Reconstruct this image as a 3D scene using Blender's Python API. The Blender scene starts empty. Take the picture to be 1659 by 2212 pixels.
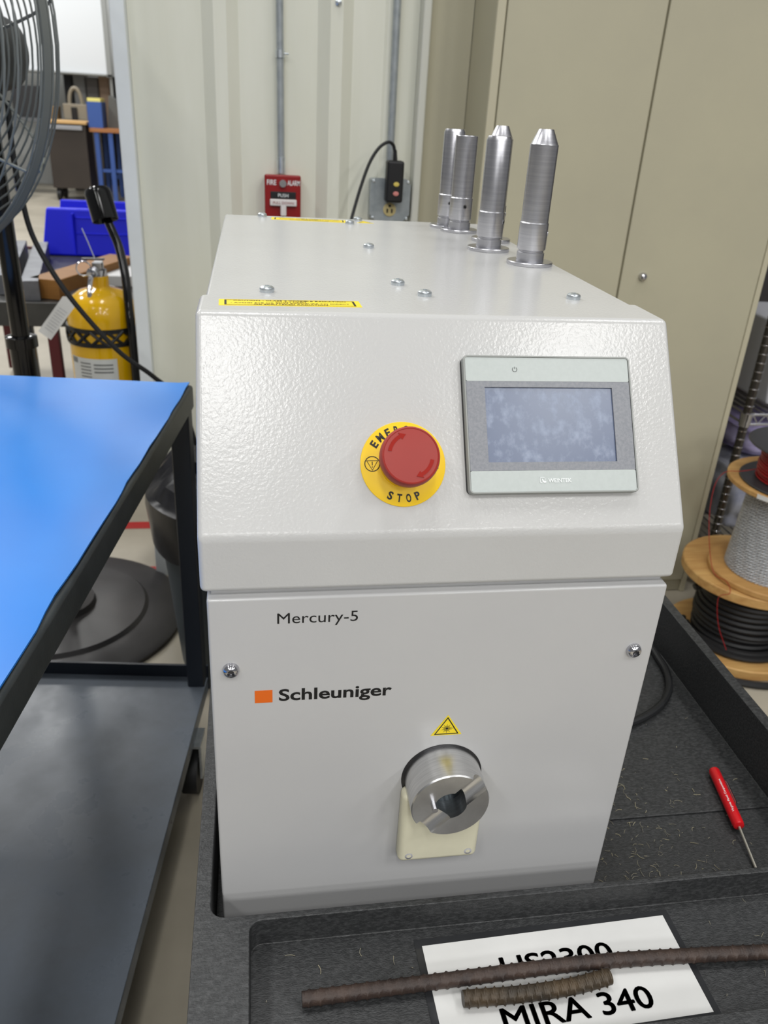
import bpy, bmesh, math, random
from mathutils import Vector, Matrix
random.seed(7)
S = bpy.context.scene
COL = S.collection

# ------------------------------------------------------------------ camera
cam_d = bpy.data.cameras.new('camera')
cam_d.sensor_fit = 'VERTICAL'; cam_d.sensor_height = 36.0
cam_d.lens = 1730.86 / 2212.0 * 36.0
cam_d.clip_start = 0.02; cam_d.clip_end = 100
cam_d.dof.use_dof = True; cam_d.dof.focus_distance = 0.66; cam_d.dof.aperture_fstop = 11.5
cam = bpy.data.objects.new('camera', cam_d); COL.objects.link(cam)
_y, _p, _r = math.radians(9.92915), math.radians(26.43107), math.radians(3.42369)
_f = Vector((math.sin(_y)*math.cos(_p), math.cos(_y)*math.cos(_p), -math.sin(_p)))
_rt = Vector((math.cos(_y), -math.sin(_y), 0)); _up = _rt.cross(_f)
_r2 = math.cos(_r)*_rt + math.sin(_r)*_up; _u2 = -math.sin(_r)*_rt + math.cos(_r)*_up
_m = Matrix((( _r2.x, _u2.x, -_f.x, 0.03744), (_r2.y, _u2.y, -_f.y, -0.48482), (_r2.z, _u2.z, -_f.z, 1.31889), (0,0,0,1)))
cam.matrix_world = _m
S.camera = cam

# ------------------------------------------------------------------ light
w = bpy.data.worlds.new('hall_ambient'); S.world = w; w.use_nodes = True
bgn = w.node_tree.nodes['Background']
bgn.inputs[0].default_value = (0.98, 0.99, 1.0, 1); bgn.inputs[1].default_value = 0.22
def ceiling_lamp(x, y, z, sx, sy, power, col=(1.0, 0.995, 0.975)):
    l = bpy.data.lights.new('ceiling_lamp', 'AREA'); l.shape = 'RECTANGLE'
    l.size = sx; l.size_y = sy; l.energy = power; l.color = col
    o = bpy.data.objects.new('ceiling_lamp', l); o.location = (x, y, z); COL.objects.link(o)
    return o
for lx in (-2.6, -0.25, 2.2, 4.6):
    ceiling_lamp(lx, -2.95, 5.0, 0.40, 1.5, 66)
for ly in (-6.5, -10.0):
    for lx in (-2.6, -0.25, 2.2, 4.6):
        ceiling_lamp(lx, ly, 5.0, 0.40, 1.5, 92)
for lx in (-2.3, -0.1, 2.1):
    ceiling_lamp(lx, 0.55, 5.0, 0.45, 1.2, 36)
for ly in (4.0, 7.5, 11.0):
    for lx in (-4.5, -2.3):
        ceiling_lamp(lx, ly, 5.0, 0.45, 1.2, 125)
S.view_settings.view_transform = 'Standard'; S.view_settings.look = 'None'
S.view_settings.gamma = 1.0; S.view_settings.use_curve_mapping = False
S.view_settings.exposure = -0.22

# ------------------------------------------------------------------ materials
def lin(c):
    return tuple(((v/255.0)/12.92 if v/255.0 <= 0.04045 else ((v/255.0+0.055)/1.055)**2.4) for v in c) + (1.0,)
MATS = {}
def mat(name, rgb, rough=0.5, metal=0.0, rgb2=None, nscale=8.0, ndetail=4.0, bump=0.0, bscale=200.0, coat=0.0,
        stretch=(1,1,1), spec=0.5, trans=0.0, alpha=1.0, lo=0.35, hi=0.65, rough2=None, emit=0.0, ior=1.45):
    if name in MATS: return MATS[name]
    m = bpy.data.materials.new(name); m.use_nodes = True
    nt = m.node_tree; b = nt.nodes['Principled BSDF']
    b.inputs['Base Color'].default_value = lin(rgb); b.inputs['Roughness'].default_value = rough
    b.inputs['Metallic'].default_value = metal; b.inputs['Coat Weight'].default_value = coat
    b.inputs['Specular IOR Level'].default_value = spec; b.inputs['IOR'].default_value = ior
    b.inputs['Transmission Weight'].default_value = trans; b.inputs['Alpha'].default_value = alpha
    tc = nt.nodes.new('ShaderNodeTexCoord'); mp = nt.nodes.new('ShaderNodeMapping')
    mp.inputs['Scale'].default_value = stretch
    nt.links.new(tc.outputs['Object'], mp.inputs['Vector'])
    if rgb2 is not None:
        n = nt.nodes.new('ShaderNodeTexNoise'); n.inputs['Scale'].default_value = nscale; n.inputs['Detail'].default_value = ndetail
        n.inputs['Roughness'].default_value = 0.6
        nt.links.new(mp.outputs['Vector'], n.inputs['Vector'])
        r = nt.nodes.new('ShaderNodeValToRGB'); r.color_ramp.elements[0].position = lo; r.color_ramp.elements[1].position = hi
        r.color_ramp.elements[0].color = lin(rgb); r.color_ramp.elements[1].color = lin(rgb2)
        nt.links.new(n.outputs['Fac'], r.inputs['Fac']); nt.links.new(r.outputs['Color'], b.inputs['Base Color'])
        if rough2 is not None:
            mr = nt.nodes.new('ShaderNodeMapRange'); mr.inputs['From Min'].default_value = lo; mr.inputs['From Max'].default_value = hi
            mr.inputs['To Min'].default_value = rough; mr.inputs['To Max'].default_value = rough2
            nt.links.new(n.outputs['Fac'], mr.inputs['Value']); nt.links.new(mr.outputs['Result'], b.inputs['Roughness'])
    if bump > 0:
        n2 = nt.nodes.new('ShaderNodeTexNoise'); n2.inputs['Scale'].default_value = bscale; n2.inputs['Detail'].default_value = 2.0
        nt.links.new(mp.outputs['Vector'], n2.inputs['Vector'])
        bp = nt.nodes.new('ShaderNodeBump'); bp.inputs['Strength'].default_value = bump; bp.inputs['Distance'].default_value = 0.001
        nt.links.new(n2.outputs['Fac'], bp.inputs['Height']); nt.links.new(bp.outputs['Normal'], b.inputs['Normal'])
    MATS[name] = m
    return m
def wood_mat(name, a, b_, scale=6, stretch=(1, 12, 12), rough=0.6):
    if name in MATS: return MATS[name]
    return mat(name, a, rough, rgb2=b_, nscale=scale, ndetail=5, stretch=stretch, lo=0.3, hi=0.7, bump=0.15, bscale=60)

PAINT = mat('white_powder_coat', (195, 195, 194), 0.2, rgb2=(191, 191, 190), nscale=5, bump=0.16, bscale=420, spec=0.5)
PAINT_L = mat('white_panel_paint', (191, 191, 191), 0.2, rgb2=(187, 187, 188), nscale=4, bump=0.04, bscale=300)
ALU = mat('turned_aluminium', (206, 206, 210), 0.3, 1.0, rgb2=(192, 192, 198), nscale=20, stretch=(1, 1, 30), bump=0.05, bscale=500)
ALU_C = mat('brushed_aluminium', (222, 222, 222), 0.3, 1.0, rgb2=(204, 204, 204), nscale=30, stretch=(1, 20, 1), bump=0.05, bscale=300)
CHROME = mat('chrome', (200, 200, 205), 0.15, 1.0)
ZINC = mat('zinc_plated_steel', (222, 228, 232), 0.3, 0.85, rgb2=(200, 207, 212), nscale=60)
STEEL_D = mat('dark_steel', (70, 70, 72), 0.4, 0.8)
BLK = mat('black_plastic', (22, 22, 24), 0.45)
BLK_G = mat('gloss_black', (12, 12, 13), 0.12)
BLK_R = mat('black_rubber', (26, 27, 29), 0.55)
INK = mat('black_ink', (14, 14, 16), 0.5)
INK_W = mat('white_ink', (232, 236, 236), 0.5)
CREAM = mat('cream_plastic', (222, 218, 192), 0.5, rgb2=(212, 208, 184), nscale=15)
YEL = mat('yellow_plastic', (242, 200, 18), 0.4)
YEL_L = mat('yellow_label', (244, 218, 40), 0.45)
YEL_E = mat('yellow_enamel', (226, 176, 8), 0.18, rgb2=(214, 164, 6), nscale=6, coat=0.4)
RED_K = mat('red_knob', (156, 44, 35), 0.46, rgb2=(152, 43, 35), nscale=40)
RED_A = mat('red_alarm_paint', (138, 18, 20), 0.35)
RED_S = mat('red_handle', (206, 26, 34), 0.25)
ORANGE = mat('orange_print', (226, 104, 20), 0.5)
def tray_material():
    m = mat('moulded_black_polyethylene', (44, 45, 46), 0.4, rgb2=(76, 77, 78), nscale=420, ndetail=6, lo=0.42, hi=0.8, stretch=(0.5, 1, 1), bump=0.45, bscale=900, rough2=0.5)
    return m
TRAY = tray_material()

# ------------------------------------------------------------------ geometry helpers
class G:
    def __init__(s): s.v = []; s.f = []; s.bev = False
    def add(s, vs, fs):
        k = len(s.v); s.v += [tuple(v) for v in vs]; s.f += [tuple(i+k for i in f) for f in fs]; return s
    def box(s, x0, x1, y0, y1, z0, z1, M=None):
        vs = [Vector((x, y, z)) for z in (z0, z1) for y in (y0, y1) for x in (x0, x1)]
        if M is not None: vs = [M @ v for v in vs]
        return s.add(vs, [(0,2,3,1), (4,5,7,6), (0,1,5,4), (2,6,7,3), (0,4,6,2), (1,3,7,5)])
    def rbox(s, x0, x1, y0, y1, z0, z1, r=0.003, seg=2, M=None):
        s.bev = True
        bm = bmesh.new(); bmesh.ops.create_cube(bm, size=1)
        for v in bm.verts:
            v.co = Vector(((x0+x1)/2+v.co.x*(x1-x0), (y0+y1)/2+v.co.y*(y1-y0), (z0+z1)/2+v.co.z*(z1-z0)))
        bmesh.ops.bevel(bm, geom=list(bm.edges), offset=r, segments=seg, affect='EDGES', profile=0.5)
        return s.frombm(bm, M)
    def frombm(s, bm, M=None):
        bm.verts.index_update()
        vs = [(M @ v.co) if M is not None else v.co.copy() for v in bm.verts]
        fs = [tuple(v.index for v in f.verts) for f in bm.faces]
        bm.free(); return s.add(vs, fs)
    def prism(s, poly, M, h):
        """poly (u,v) counter-clockwise, in frame M (columns u,v,n), extruded by h along n"""
        n = len(poly)
        vs = [M @ Vector((a, b, 0)) for a, b in poly] + [M @ Vector((a, b, h)) for a, b in poly]
        fs = [tuple(reversed(range(n))), tuple(range(n, 2*n))] + [(i, (i+1) % n, n+(i+1) % n, n+i) for i in range(n)]
        return s.add(vs, fs)
    def lathe(s, prof, M=None, n=32, close=True):
        """prof list of (r,z) from bottom to top around local z"""
        M = M or Matrix.Identity(4); k = len(prof); vs = []; fs = []
        for r, z in prof:
            for i in range(n):
                a = 2*math.pi*i/n; vs.append(M @ Vector((r*math.cos(a), r*math.sin(a), z)))
        for j in range(k-1):
            for i in range(n):
                i2 = (i+1) % n; fs.append((j*n+i, j*n+i2, (j+1)*n+i2, (j+1)*n+i))
        if close:
            fs.append(tuple(reversed(range(n)))); fs.append(tuple(range((k-1)*n, k*n)))
        return s.add(vs, fs)
    def cyl(s, p0, p1, r0, r1=None, n=16):
        p0 = Vector(p0); p1 = Vector(p1); d = p1-p0; r1 = r0 if r1 is None else r1
        M = Matrix.Translation(p0) @ d.to_track_quat('Z', 'Y').to_matrix().to_4x4()
        return s.lathe([(r0, 0), (r1, d.length)], M, n)
    def tube(s, pts, r, n=8, closed=False):
        pts = [Vector(p) for p in pts]; k = len(pts); vs = []; fs = []
        t0 = (pts[1]-pts[0]).normalized(); nrm = t0.orthogonal().normalized()
        for i, p in enumerate(pts):
            if closed: t = (pts[(i+1) % k]-pts[i-1]).normalized()
            else: t = (pts[min(i+1, k-1)]-pts[max(i-1, 0)]).normalized()
            nrm = (nrm - t*nrm.dot(t)).normalized(); bi = t.cross(nrm)
            rr = r(i/(k-1)) if callable(r) else r
            for j in range(n):
                a = 2*math.pi*j/n; vs.append(p+nrm*math.cos(a)*rr+bi*math.sin(a)*rr)
        for i in range(k if closed else k-1):
            i2 = (i+1) % k
            for j in range(n):
                j2 = (j+1) % n; fs.append((i*n+j, i*n+j2, i2*n+j2, i2*n+j))
        if not closed:
            fs.append(tuple(reversed(range(n)))); fs.append(tuple(range((k-1)*n, k*n)))
        return s.add(vs, fs)
    def torus(s, c, R, r, axis=(0,0,1), n=40, m=8):
        q = Vector(axis).to_track_quat('Z', 'Y').to_matrix(); c = Vector(c)
        return s.tube([c + q @ Vector((R*math.cos(2*math.pi*i/n), R*math.sin(2*math.pi*i/n), 0)) for i in range(n)], r, m, True)
    def mesh(s, name, m, sharp=35):
        me = bpy.data.meshes.new(name); me.from_pydata([tuple(v) for v in s.v], [], s.f); me.validate(); me.update()
        if m is not None: me.materials.append(m)
        bm = bmesh.new(); bm.from_mesh(me); bmesh.ops.recalc_face_normals(bm, faces=list(bm.faces)); bm.to_mesh(me); bm.free()
        for p in me.polygons: p.use_smooth = True
        me.set_sharp_from_angle(angle=math.radians(sharp if not s.bev else max(sharp, 50)))
        if s.bev: me['bev'] = True
        return me
def catmull(pts, k=8):
    P = [Vector(p) for p in pts]; P = [P[0]*2-P[1]] + P + [P[-1]*2-P[-2]]; out = []
    for i in range(1, len(P)-2):
        for j in range(k):
            t = j/k; a, b, c, d = P[i-1:i+3]
            out.append(0.5*((2*b)+(c-a)*t+(2*a-5*b+4*c-d)*t*t+(3*b-a-3*c+d)*t**3))
    out.append(P[-2]); return out
def frame(o, u, v, n):
    M = Matrix.Identity(4)
    for i, c in enumerate((u, v, n, o)):
        c = Vector(c)
        for r in range(3): M[r][i] = c[r]
    return M
def rrect(w, h, r, seg=5, cx=0, cy=0):
    out = []
    for (sx, sy, a0) in ((1, -1, -90), (1, 1, 0), (-1, 1, 90), (-1, -1, 180)):
        for i in range(seg+1):
            a = math.radians(a0+90*i/seg)
            out.append((cx+sx*(w/2-r)+r*math.cos(a), cy+sy*(h/2-r)+r*math.sin(a)))
    return out
def thing(name, label, cat, loc, group=None):
    o = bpy.data.objects.new(name, None); COL.objects.link(o); o.location = loc; o.empty_display_size = 0.05
    o['label'] = label; o['category'] = cat
    if group: o['group'] = group
    return o
def link(name, me, parent=None, label=None, cat=None, group=None, kind=None, world=True):
    """mesh object; with world=True the mesh holds world coordinates"""
    o = bpy.data.objects.new(name, me); COL.objects.link(o)
    if me.get('bev'):
        md = o.modifiers.new('flat_faces', 'WEIGHTED_NORMAL'); md.weight = 100; md.keep_sharp = True
    if parent is not None:
        o.parent = parent
        if world and parent.type == 'EMPTY': o.matrix_parent_inverse = Matrix.Translation(-parent.location)
    if label: o['label'] = label
    if cat: o['category'] = cat
    if group: o['group'] = group
    if kind: o['kind'] = kind
    return o
def part(name, g, m, parent, label=None, sharp=35, **k):
    return link(name, g.mesh(name, m, sharp), parent, label, **k)
def struct(name, g, m, **k): return link(name, g.mesh(name, m), kind='structure', **k)
def boolean(me, cutters):
    o = bpy.data.objects.new('tmp', me); COL.objects.link(o); cs = []
    for c in cutters:
        co = bpy.data.objects.new('cut', c); COL.objects.link(co); cs.append(co)
        md = o.modifiers.new('b', 'BOOLEAN'); md.operation = 'DIFFERENCE'; md.object = co; md.solver = 'EXACT'
    dg = bpy.context.evaluated_depsgraph_get(); r = bpy.data.meshes.new_from_object(o.evaluated_get(dg))
    for c in cs: bpy.data.objects.remove(c)
    bpy.data.objects.remove(o); return r
def bevelled(me, w_, seg=2, ang=40, sharp=50):
    o = bpy.data.objects.new('tmp', me); COL.objects.link(o)
    md = o.modifiers.new('b', 'BEVEL'); md.width = w_; md.segments = seg; md.limit_method = 'ANGLE'; md.angle_limit = math.radians(ang)
    dg = bpy.context.evaluated_depsgraph_get(); r = bpy.data.meshes.new_from_object(o.evaluated_get(dg))
    bpy.data.objects.remove(o)
    for p in r.polygons: p.use_smooth = True
    r.set_sharp_from_angle(angle=math.radians(sharp)); r['bev'] = True; return r
def text_g(txt, M, w_=None, h_=None, depth=0.00015, bold=0.0, g=None, anchor='l'):
    """lettering as flat raised geometry in frame M; w_ = full width, h_ = cap height; origin at baseline"""
    g = g or G()
    cu = bpy.data.curves.new('t', 'FONT'); cu.body = txt; cu.size = 1.0; cu.offset = bold; cu.extrude = 0; cu.resolution_u = 4
    o = bpy.data.objects.new('t', cu); COL.objects.link(o)
    dg = bpy.context.evaluated_depsgraph_get(); me = bpy.data.meshes.new_from_object(o.evaluated_get(dg))
    bpy.data.objects.remove(o)
    if not len(me.vertices): return g
    xs = [v.co.x for v in me.vertices]; x0, x1 = min(xs), max(xs)
    cap = 0.729
    sy = (h_/cap) if h_ else None
    sx = (w_/(x1-x0)) if w_ else sy
    if sy is None: sy = sx
    off = {'l': x0, 'c': (x0+x1)/2, 'r': x1}[anchor]
    vs = [M @ Vector(((v.co.x-off)*sx, v.co.y*sy, depth)) for v in me.vertices]
    g.add(vs, [tuple(p.vertices) for p in me.polygons]); bpy.data.meshes.remove(me); return g
def flat(name, g, m, parent, **k):
    me = bpy.data.meshes.new(name); me.from_pydata([tuple(v) for v in g.v], [], g.f); me.update(); me.materials.append(m)
    return link(name, me, parent, **k)

# ------------------------------------------------------------------ the setting
CONC = mat('concrete_floor', (150, 143, 128), 0.42, rgb2=(182, 174, 158), nscale=1.6, ndetail=9, lo=0.3, hi=0.7, bump=0.05, bscale=30, rough2=0.3)
struct('floor', G().box(-14, 6, -6, 16, -0.1, 0), CONC)
WALLM = mat('painted_metal_siding', (222, 222, 209), 0.42, rgb2=(215, 215, 200), nscale=3, stretch=(3, 3, 0.4), bump=0.03, bscale=20)
prof = [(-0.243, 0)]
for a in (-0.075, 0.198): prof += [(a, 0), (a+0.028, -0.026), (a+0.058, -0.026), (a+0.085, 0)]
prof += [(0.36, 0), (0.366, -0.006), (0.378, -0.006), (0.384, 0), (0.444, 0)]
g = G(); n = len(prof); vs = []
for z in (0, 3.6): vs += [(x, 1.75+y, z) for x, y in prof]
vs += [(-0.243, 1.90, 0), (0.444, 1.90, 0), (-0.243, 1.90, 3.6), (0.444, 1.90, 3.6)]
fs = [(i, i+1, n+i+1, n+i) for i in range(n-1)] + [(0, n, 2*n+2, 2*n), (n-1, 2*n+1, 2*n+3, 2*n-1), (2*n, 2*n+2, 2*n+3, 2*n+1)]
g.add(vs, fs); struct('wall_back', g, WALLM)
TRIM = mat('pale_grey_trim', (226, 231, 233), 0.4, rgb2=(220, 225, 227), nscale=6)
struct('trim_1', G().rbox(-0.278, -0.2435, 1.715, 2.10, 0, 3.6, 0.004), TRIM)
struct('trim_2', G().rbox(0.4445, 0.466, 1.705, 1.80, 0, 3.6, 0.006), mat('white_bead', (206, 206, 196), 0.35))
BEIGE = mat('beige_sheet_metal', (184, 179, 155), 0.45, rgb2=(178, 173, 151), nscale=2.5, bump=0.02, bscale=60)
struct('wall_recess', G().box(0.4665, 0.5735, 1.735, 1.80, 0, 3.6), BEIGE)
struct('wall_right', G().box(0.6, 5.0, 2.06, 2.2, 0, 3.6), mat('shade_toned_wall', (60, 57, 58), 0.6))  # shade behind the rack is put into this dark base colour
struct('wall_far', G().box(-12, 3, 14.2, 14.4, 0, 6), mat('far_wall_paint', (196, 198, 196), 0.6, rgb2=(188, 190, 188), nscale=1))
REDT = mat('red_floor_tape', (176, 38, 36), 0.5, rgb2=(160, 44, 40), nscale=12)
for i, (y0, y1, lab) in enumerate(((2.035, 2.085, 'red tape line on the concrete floor farther behind the grey bin'), (1.735, 1.775, 'red tape line on the concrete floor touching the round fan base'))):
    link('floor_tape', G().box(-0.62 if i == 0 else -0.40, -0.05, y0, y1, 0.0002, 0.0012).mesh('tape', REDT), None, lab, 'tape', 'red floor tape lines')

# ------------------------------------------------------------------ the laser stripping machine
W_ = 0.3466; TOPZ = 1.1884
mach = thing('wire_stripping_machine', 'white laser wire stripping machine with sloped control hood standing in black cart tray', 'machine', (W_/2, 0.33, 0.65))
body = part('base_cabinet', G().rbox(0, W_, 0, 0.662, 0.652, 1.0075, 0.0022, 2), PAINT_L, mach, 'plain white front housing with lettering and two bolts')
part('seam_strip', G().box(0.003, W_-0.003, 0.0085, 0.60, 1.0, 1.02), PAINT_L, mach)
cover = part('top_cover', G().rbox(0, W_, 0.135, 0.662, 1.0085, 1.1876, 0.003, 3), PAINT, mach, 'long flat white top cover with screws')
hp = [(0.0020, 1.0118), (0.0020, 1.0552), (0.0924, TOPZ), (0.1490, TOPZ), (0.1490, 1.0118)]
Mx = frame((-0.0042, 0, 0), (0, 1, 0), (0, 0, 1), (1, 0, 0))
hood_me = bevelled(G().prism(hp, Mx, W_+0.0084).mesh('hood', PAINT), 0.0042, 4, 20, 60)
hood = link('hood', hood_me, mach, 'white sloped control hood')

Sv = Vector((0, 0.0904, 0.1332)).normalized(); Sn = Vector((0, -Sv.z, Sv.y))
SO = Vector((0, 0.0020, 1.0552))
def slope(u, v, h=0.0):
    return frame(SO + Vector((1, 0, 0))*u + Sv*v + Sn*h, (1, 0, 0), Sv, Sn)
def front(x, z, y=0.0):
    return frame((x, y, z), (1, 0, 0), (0, 0, 1), (0, -1, 0))
def top(x, y, z=TOPZ):
    return frame((x, y, z), (1, 0, 0), (0, 1, 0), (0, 0, 1))

# screws on the cover
scr = G().lathe([(0.0057, 0), (0.0060, 0.0020), (0.0056, 0.0034), (0.0041, 0.0045), (0.0018, 0.0049), (0.0017, 0.0034)], n=20).mesh('screw', ZINC)
for x, y in ((0.047, 0.166), (0.159, 0.209), (0.174, 0.165), (0.302, 0.167), (0.160, 0.411), (0.049, 0.652), (0.176, 0.648), (0.161, 0.610)):
    o = link('screw', scr, mach, world=False); o.location = Vector((x, y, 1.1876)) - mach.location
# dome bolts on the front
for x, z in ((0.0152, 0.9465), (0.3302, 0.9475)):
    me = G().lathe([(0.0062, 0), (0.0062, 0.0010), (0.0054, 0.0034), (0.0040, 0.0048), (0.0027, 0.0052), (0.0025, 0.0030)], front(x, z), 28).mesh('bolt', CHROME)
    b = link('bolt', me, mach, 'shiny dome-head bolt')
    hx = [(0.0024*math.cos(math.pi/3*i), 0.0024*math.sin(math.pi/3*i)) for i in range(6)]
    part('socket', G().prism(hx, front(x, z, -0.0028), 0.0005), STEEL_D, b)
# lettering on the front
flat('model_lettering', text_g('Mercury-5', front(0.0492, 0.9855), w_=0.0585, h_=0.0095), INK, mach, label='thin black model lettering')
flat('brand_lettering', text_g('Schleuniger', front(0.0500, 0.9152), w_=0.0868, h_=0.0112, bold=0.022), INK, mach, label='bold black maker lettering')
part('brand_square', G().prism([(0, 0), (0.0132, 0), (0.0132, 0.0115), (0, 0.0115)], front(0.0320, 0.9142), 0.0003), ORANGE, mach, 'orange square beside the maker lettering')
# triangular laser label
tr = part('laser_label', G().prism([(-0.0128, 0), (0.0128, 0), (0, 0.0205)], front(0.1842, 0.8710), 0.0003), YEL_L, mach, 'yellow triangular laser sticker')
def tri_ring(cx, cz, s_out, s_in, M):
    g = G(); T = lambda s: [(-s*0.866, -s*0.5), (s*0.866, -s*0.5), (0, s)]
    a = T(s_out); b = T(s_in)
    vs = [M @ Vector((cx+p[0], cz+p[1], 0.0004)) for p in a+b]
    return g.add(vs, [(i, (i+1) % 3, 3+(i+1) % 3, 3+i) for i in range(3)])
Mt = front(0.1842, 0.8710)
flat('label_border', tri_ring(0, 0.0068, 0.0119, 0.0101, Mt), INK, tr)
g = G()
for i in range(20):
    a = 2*math.pi*i/20; r0, r1 = 0.0015, (0.0043 if i % 2 else 0.0030)
    c, s_ = math.cos(a), math.sin(a); p = lambda r, d: Mt @ Vector((r*c - d*s_, 0.0068+r*s_+d*c, 0.0004))
    g.add([p(r0, -0.00018), p(r1, -0.00018), p(r1, 0.00018), p(r0, 0.00018)], [(0, 1, 2, 3)])
g.add([Mt @ Vector((0.0012*math.cos(i*math.pi/8), 0.0068+0.0012*math.sin(i*math.pi/8), 0.0004)) for i in range(16)], [tuple(range(16))])
g.add([Mt @ Vector(p) for p in ((0.001, 0.00665, 0.0004), (0.0062, 0.00665, 0.0004), (0.0062, 0.00695, 0.0004), (0.001, 0.00695, 0.0004))], [(0, 1, 2, 3)])
flat('laser_burst', g, INK, tr)

# chuck
CX, CZ = 0.1848, 0.8265
ring = part('chuck_gap_shade', G().lathe([(0.0341, 0), (0.0341, 0.0006), (0.0328, 0.0008)], front(CX-0.0006, CZ+0.0003), 48), STEEL_D, mach, 'thin dark ring standing for the shaded gap around the chuck')  # dark ring on the panel paints the shade of the recess around the chuck
ch = G().lathe([(0.0320, 0), (0.0320, 0.0318), (0.0312, 0.0330)], front(CX, CZ), 64).mesh('chuck', ALU_C)
cb = G().lathe([(0.0134, -0.01), (0.0134, 0.05)], front(CX, CZ), 40).mesh('c', ALU_C)
ang = math.radians(46); sd = Vector((math.cos(ang), 0, math.sin(ang))); sp = Vector((-math.sin(ang), 0, math.cos(ang)))
c0 = Vector((CX, -0.0335, CZ)) - sp*0.0012
cg = G().cyl(c0 - sd*0.06, c0 + sd*0.06, 0.0088, n=32).mesh('c', ALU_C)
che = boolean(ch, [cb, cg])
for p in che.polygons: p.use_smooth = True
che.set_sharp_from_angle(angle=math.radians(30))
chuck = link('chuck', che, mach, 'round aluminium wire chuck with a slot across its face')
part('bore_back', G().lathe([(0.01335, 0), (0.01335, 0.0150)], front(CX, CZ), 32), mat('dark_bore', (52, 58, 62), 0.3, 0.9), chuck)
part('pin', G().cyl((CX-0.0145, -0.030, CZ+0.0042), (CX-0.0145, -0.0405, CZ+0.0042), 0.0023, n=20), ALU, chuck)
g = G().rbox(0.1500, 0.2195, -0.0142, 0.001, 0.7425, 0.820, 0.0052, 4)
blk = part('mounting_block', g, CREAM, mach, 'cream plastic block under the chuck')
for x, z in ((0.1592, 0.7505), (0.2112, 0.7508)):
    o = part('screw', G().lathe([(0.0034, 0), (0.0034, 0.0003), (0.0020, 0.0003), (0.0017, -0.0008)], front(x, z, -0.0141), 20), CHROME, blk)

# emergency stop
EU, EV = 0.1392, 0.0502
est = part('emergency_stop', G().lathe([(0.0306, 0), (0.0306, 0.0008), (0.0303, 0.0010)], slope(EU, EV), 64), YEL, mach, 'red mushroom emergency stop button on a round yellow plate')
part('collar', G().lathe([(0.0168, 0.0008), (0.0168, 0.0130), (0.0150, 0.0150), (0.0145, 0.0260)], slope(EU, EV), 40), YEL, est)
knob = part('knob', G().lathe([(0.0160, 0.0175), (0.0190, 0.0178), (0.0203, 0.0205), (0.0207, 0.0250), (0.0205, 0.0290), (0.0196, 0.0312), (0.0188, 0.0316), (0.0184, 0.0312), (0.0120, 0.0318), (0.0001, 0.0320)], slope(EU, EV), 64), RED_K, est, 'red mushroom knob')
part('position_mark', G().box(-0.0025, 0.0025, 0, 0.006, 0, 0.008, slope(EU+0.0192, EV-0.0065, 0.009)), BLK, est)
def arc_arrow(a0, a1, M, ri, ro, head, h):
    pts = []; k = 12
    for i in range(k+1): a = math.radians(a0+(a1-a0)*i/k); pts.append((ro*math.cos(a), ro*math.sin(a)))
    s = 1 if a1 > a0 else -1; a = math.radians(a1); am = math.radians(a1+s*head)
    mid = (ri+ro)/2
    pts += [((ro+0.0014)*math.cos(a), (ro+0.0014)*math.sin(a)), (mid*math.cos(am), mid*math.sin(am)), ((ri-0.0014)*math.cos(a), (ri-0.0014)*math.sin(a))]
    for i in range(k, -1, -1): a = math.radians(a0+(a1-a0)*i/k); pts.append((ri*math.cos(a), ri*math.sin(a)))
    if s < 0: pts.reverse()
    return G().prism(pts, M, h)
ARR = mat('red_arrow_gloss', (156, 40, 32), 0.14)
for a0, a1 in ((168, 118), (-12, -62)):
    part('turn_arrow', arc_arrow(a0, a1, slope(EU, EV, 0.0315), 0.0135, 0.0160, 16, 0.0005), ARR, est)
g = G()
def arc_text(txt, r, a_mid, step, h, g, flip=False, bold=0.02, wscale=1.0):
    k = len(txt)
    for i, c in enumerate(txt):
        a = math.radians(a_mid + (step*(i-(k-1)/2))*(1 if flip else -1))
        rad = Vector((math.cos(a), math.sin(a), 0)); 
        upv = -rad if flip else rad; ri = Vector((upv.y, -upv.x, 0))
        M = slope(EU, EV, 0.0011) @ frame(rad*r - upv*h*0.5, ri, upv, (0, 0, 1))
        text_g(c, M, h_=h, w_=None if c == 'I' else h*0.62*wscale*(1.25 if c == 'M' else 1), bold=bold, g=g, anchor='c', depth=0.0001)
arc_text('STOP', 0.0245, -91, 15.5, 0.0058, g, flip=True, bold=0.035)
arc_text('EMERGENCY', 0.0250, 84, 15.2, 0.0058, g, bold=0.035)
Me = slope(EU-0.0222, EV+0.0002, 0.0012); k = 28
for (ro, ri) in ((0.0056, 0.0050),):
    vs = [Me @ Vector((r*math.cos(2*math.pi*i/k), r*math.sin(2*math.pi*i/k), 0)) for r in (ro, ri) for i in range(k)]
    g.add(vs, [(i, (i+1) % k, k+(i+1) % k, k+i) for i in range(k)])
T = lambda s: [(-s*0.866, s*0.5), (0, -s), (s*0.866, s*0.5)]
g.add([Me @ Vector((a, b, 0)) for a, b in T(0.0049)+T(0.0041)], [(i, (i+1) % 3, 3+(i+1) % 3, 3+i) for i in range(3)])
g.add([Me @ Vector(p) for p in ((-0.0003, -0.001, 0), (0.0003, -0.001, 0), (0.0003, 0.0016, 0), (-0.0003, 0.0016, 0))], [(0, 1, 2, 3)])
g.add([Me @ Vector((0.0004*math.cos(i*math.pi/4), -0.0022+0.0004*math.sin(i*math.pi/4), 0)) for i in range(8)], [tuple(range(8))])
flat('lettering', g, INK, est, label='black lettering and warning triangle')

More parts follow.
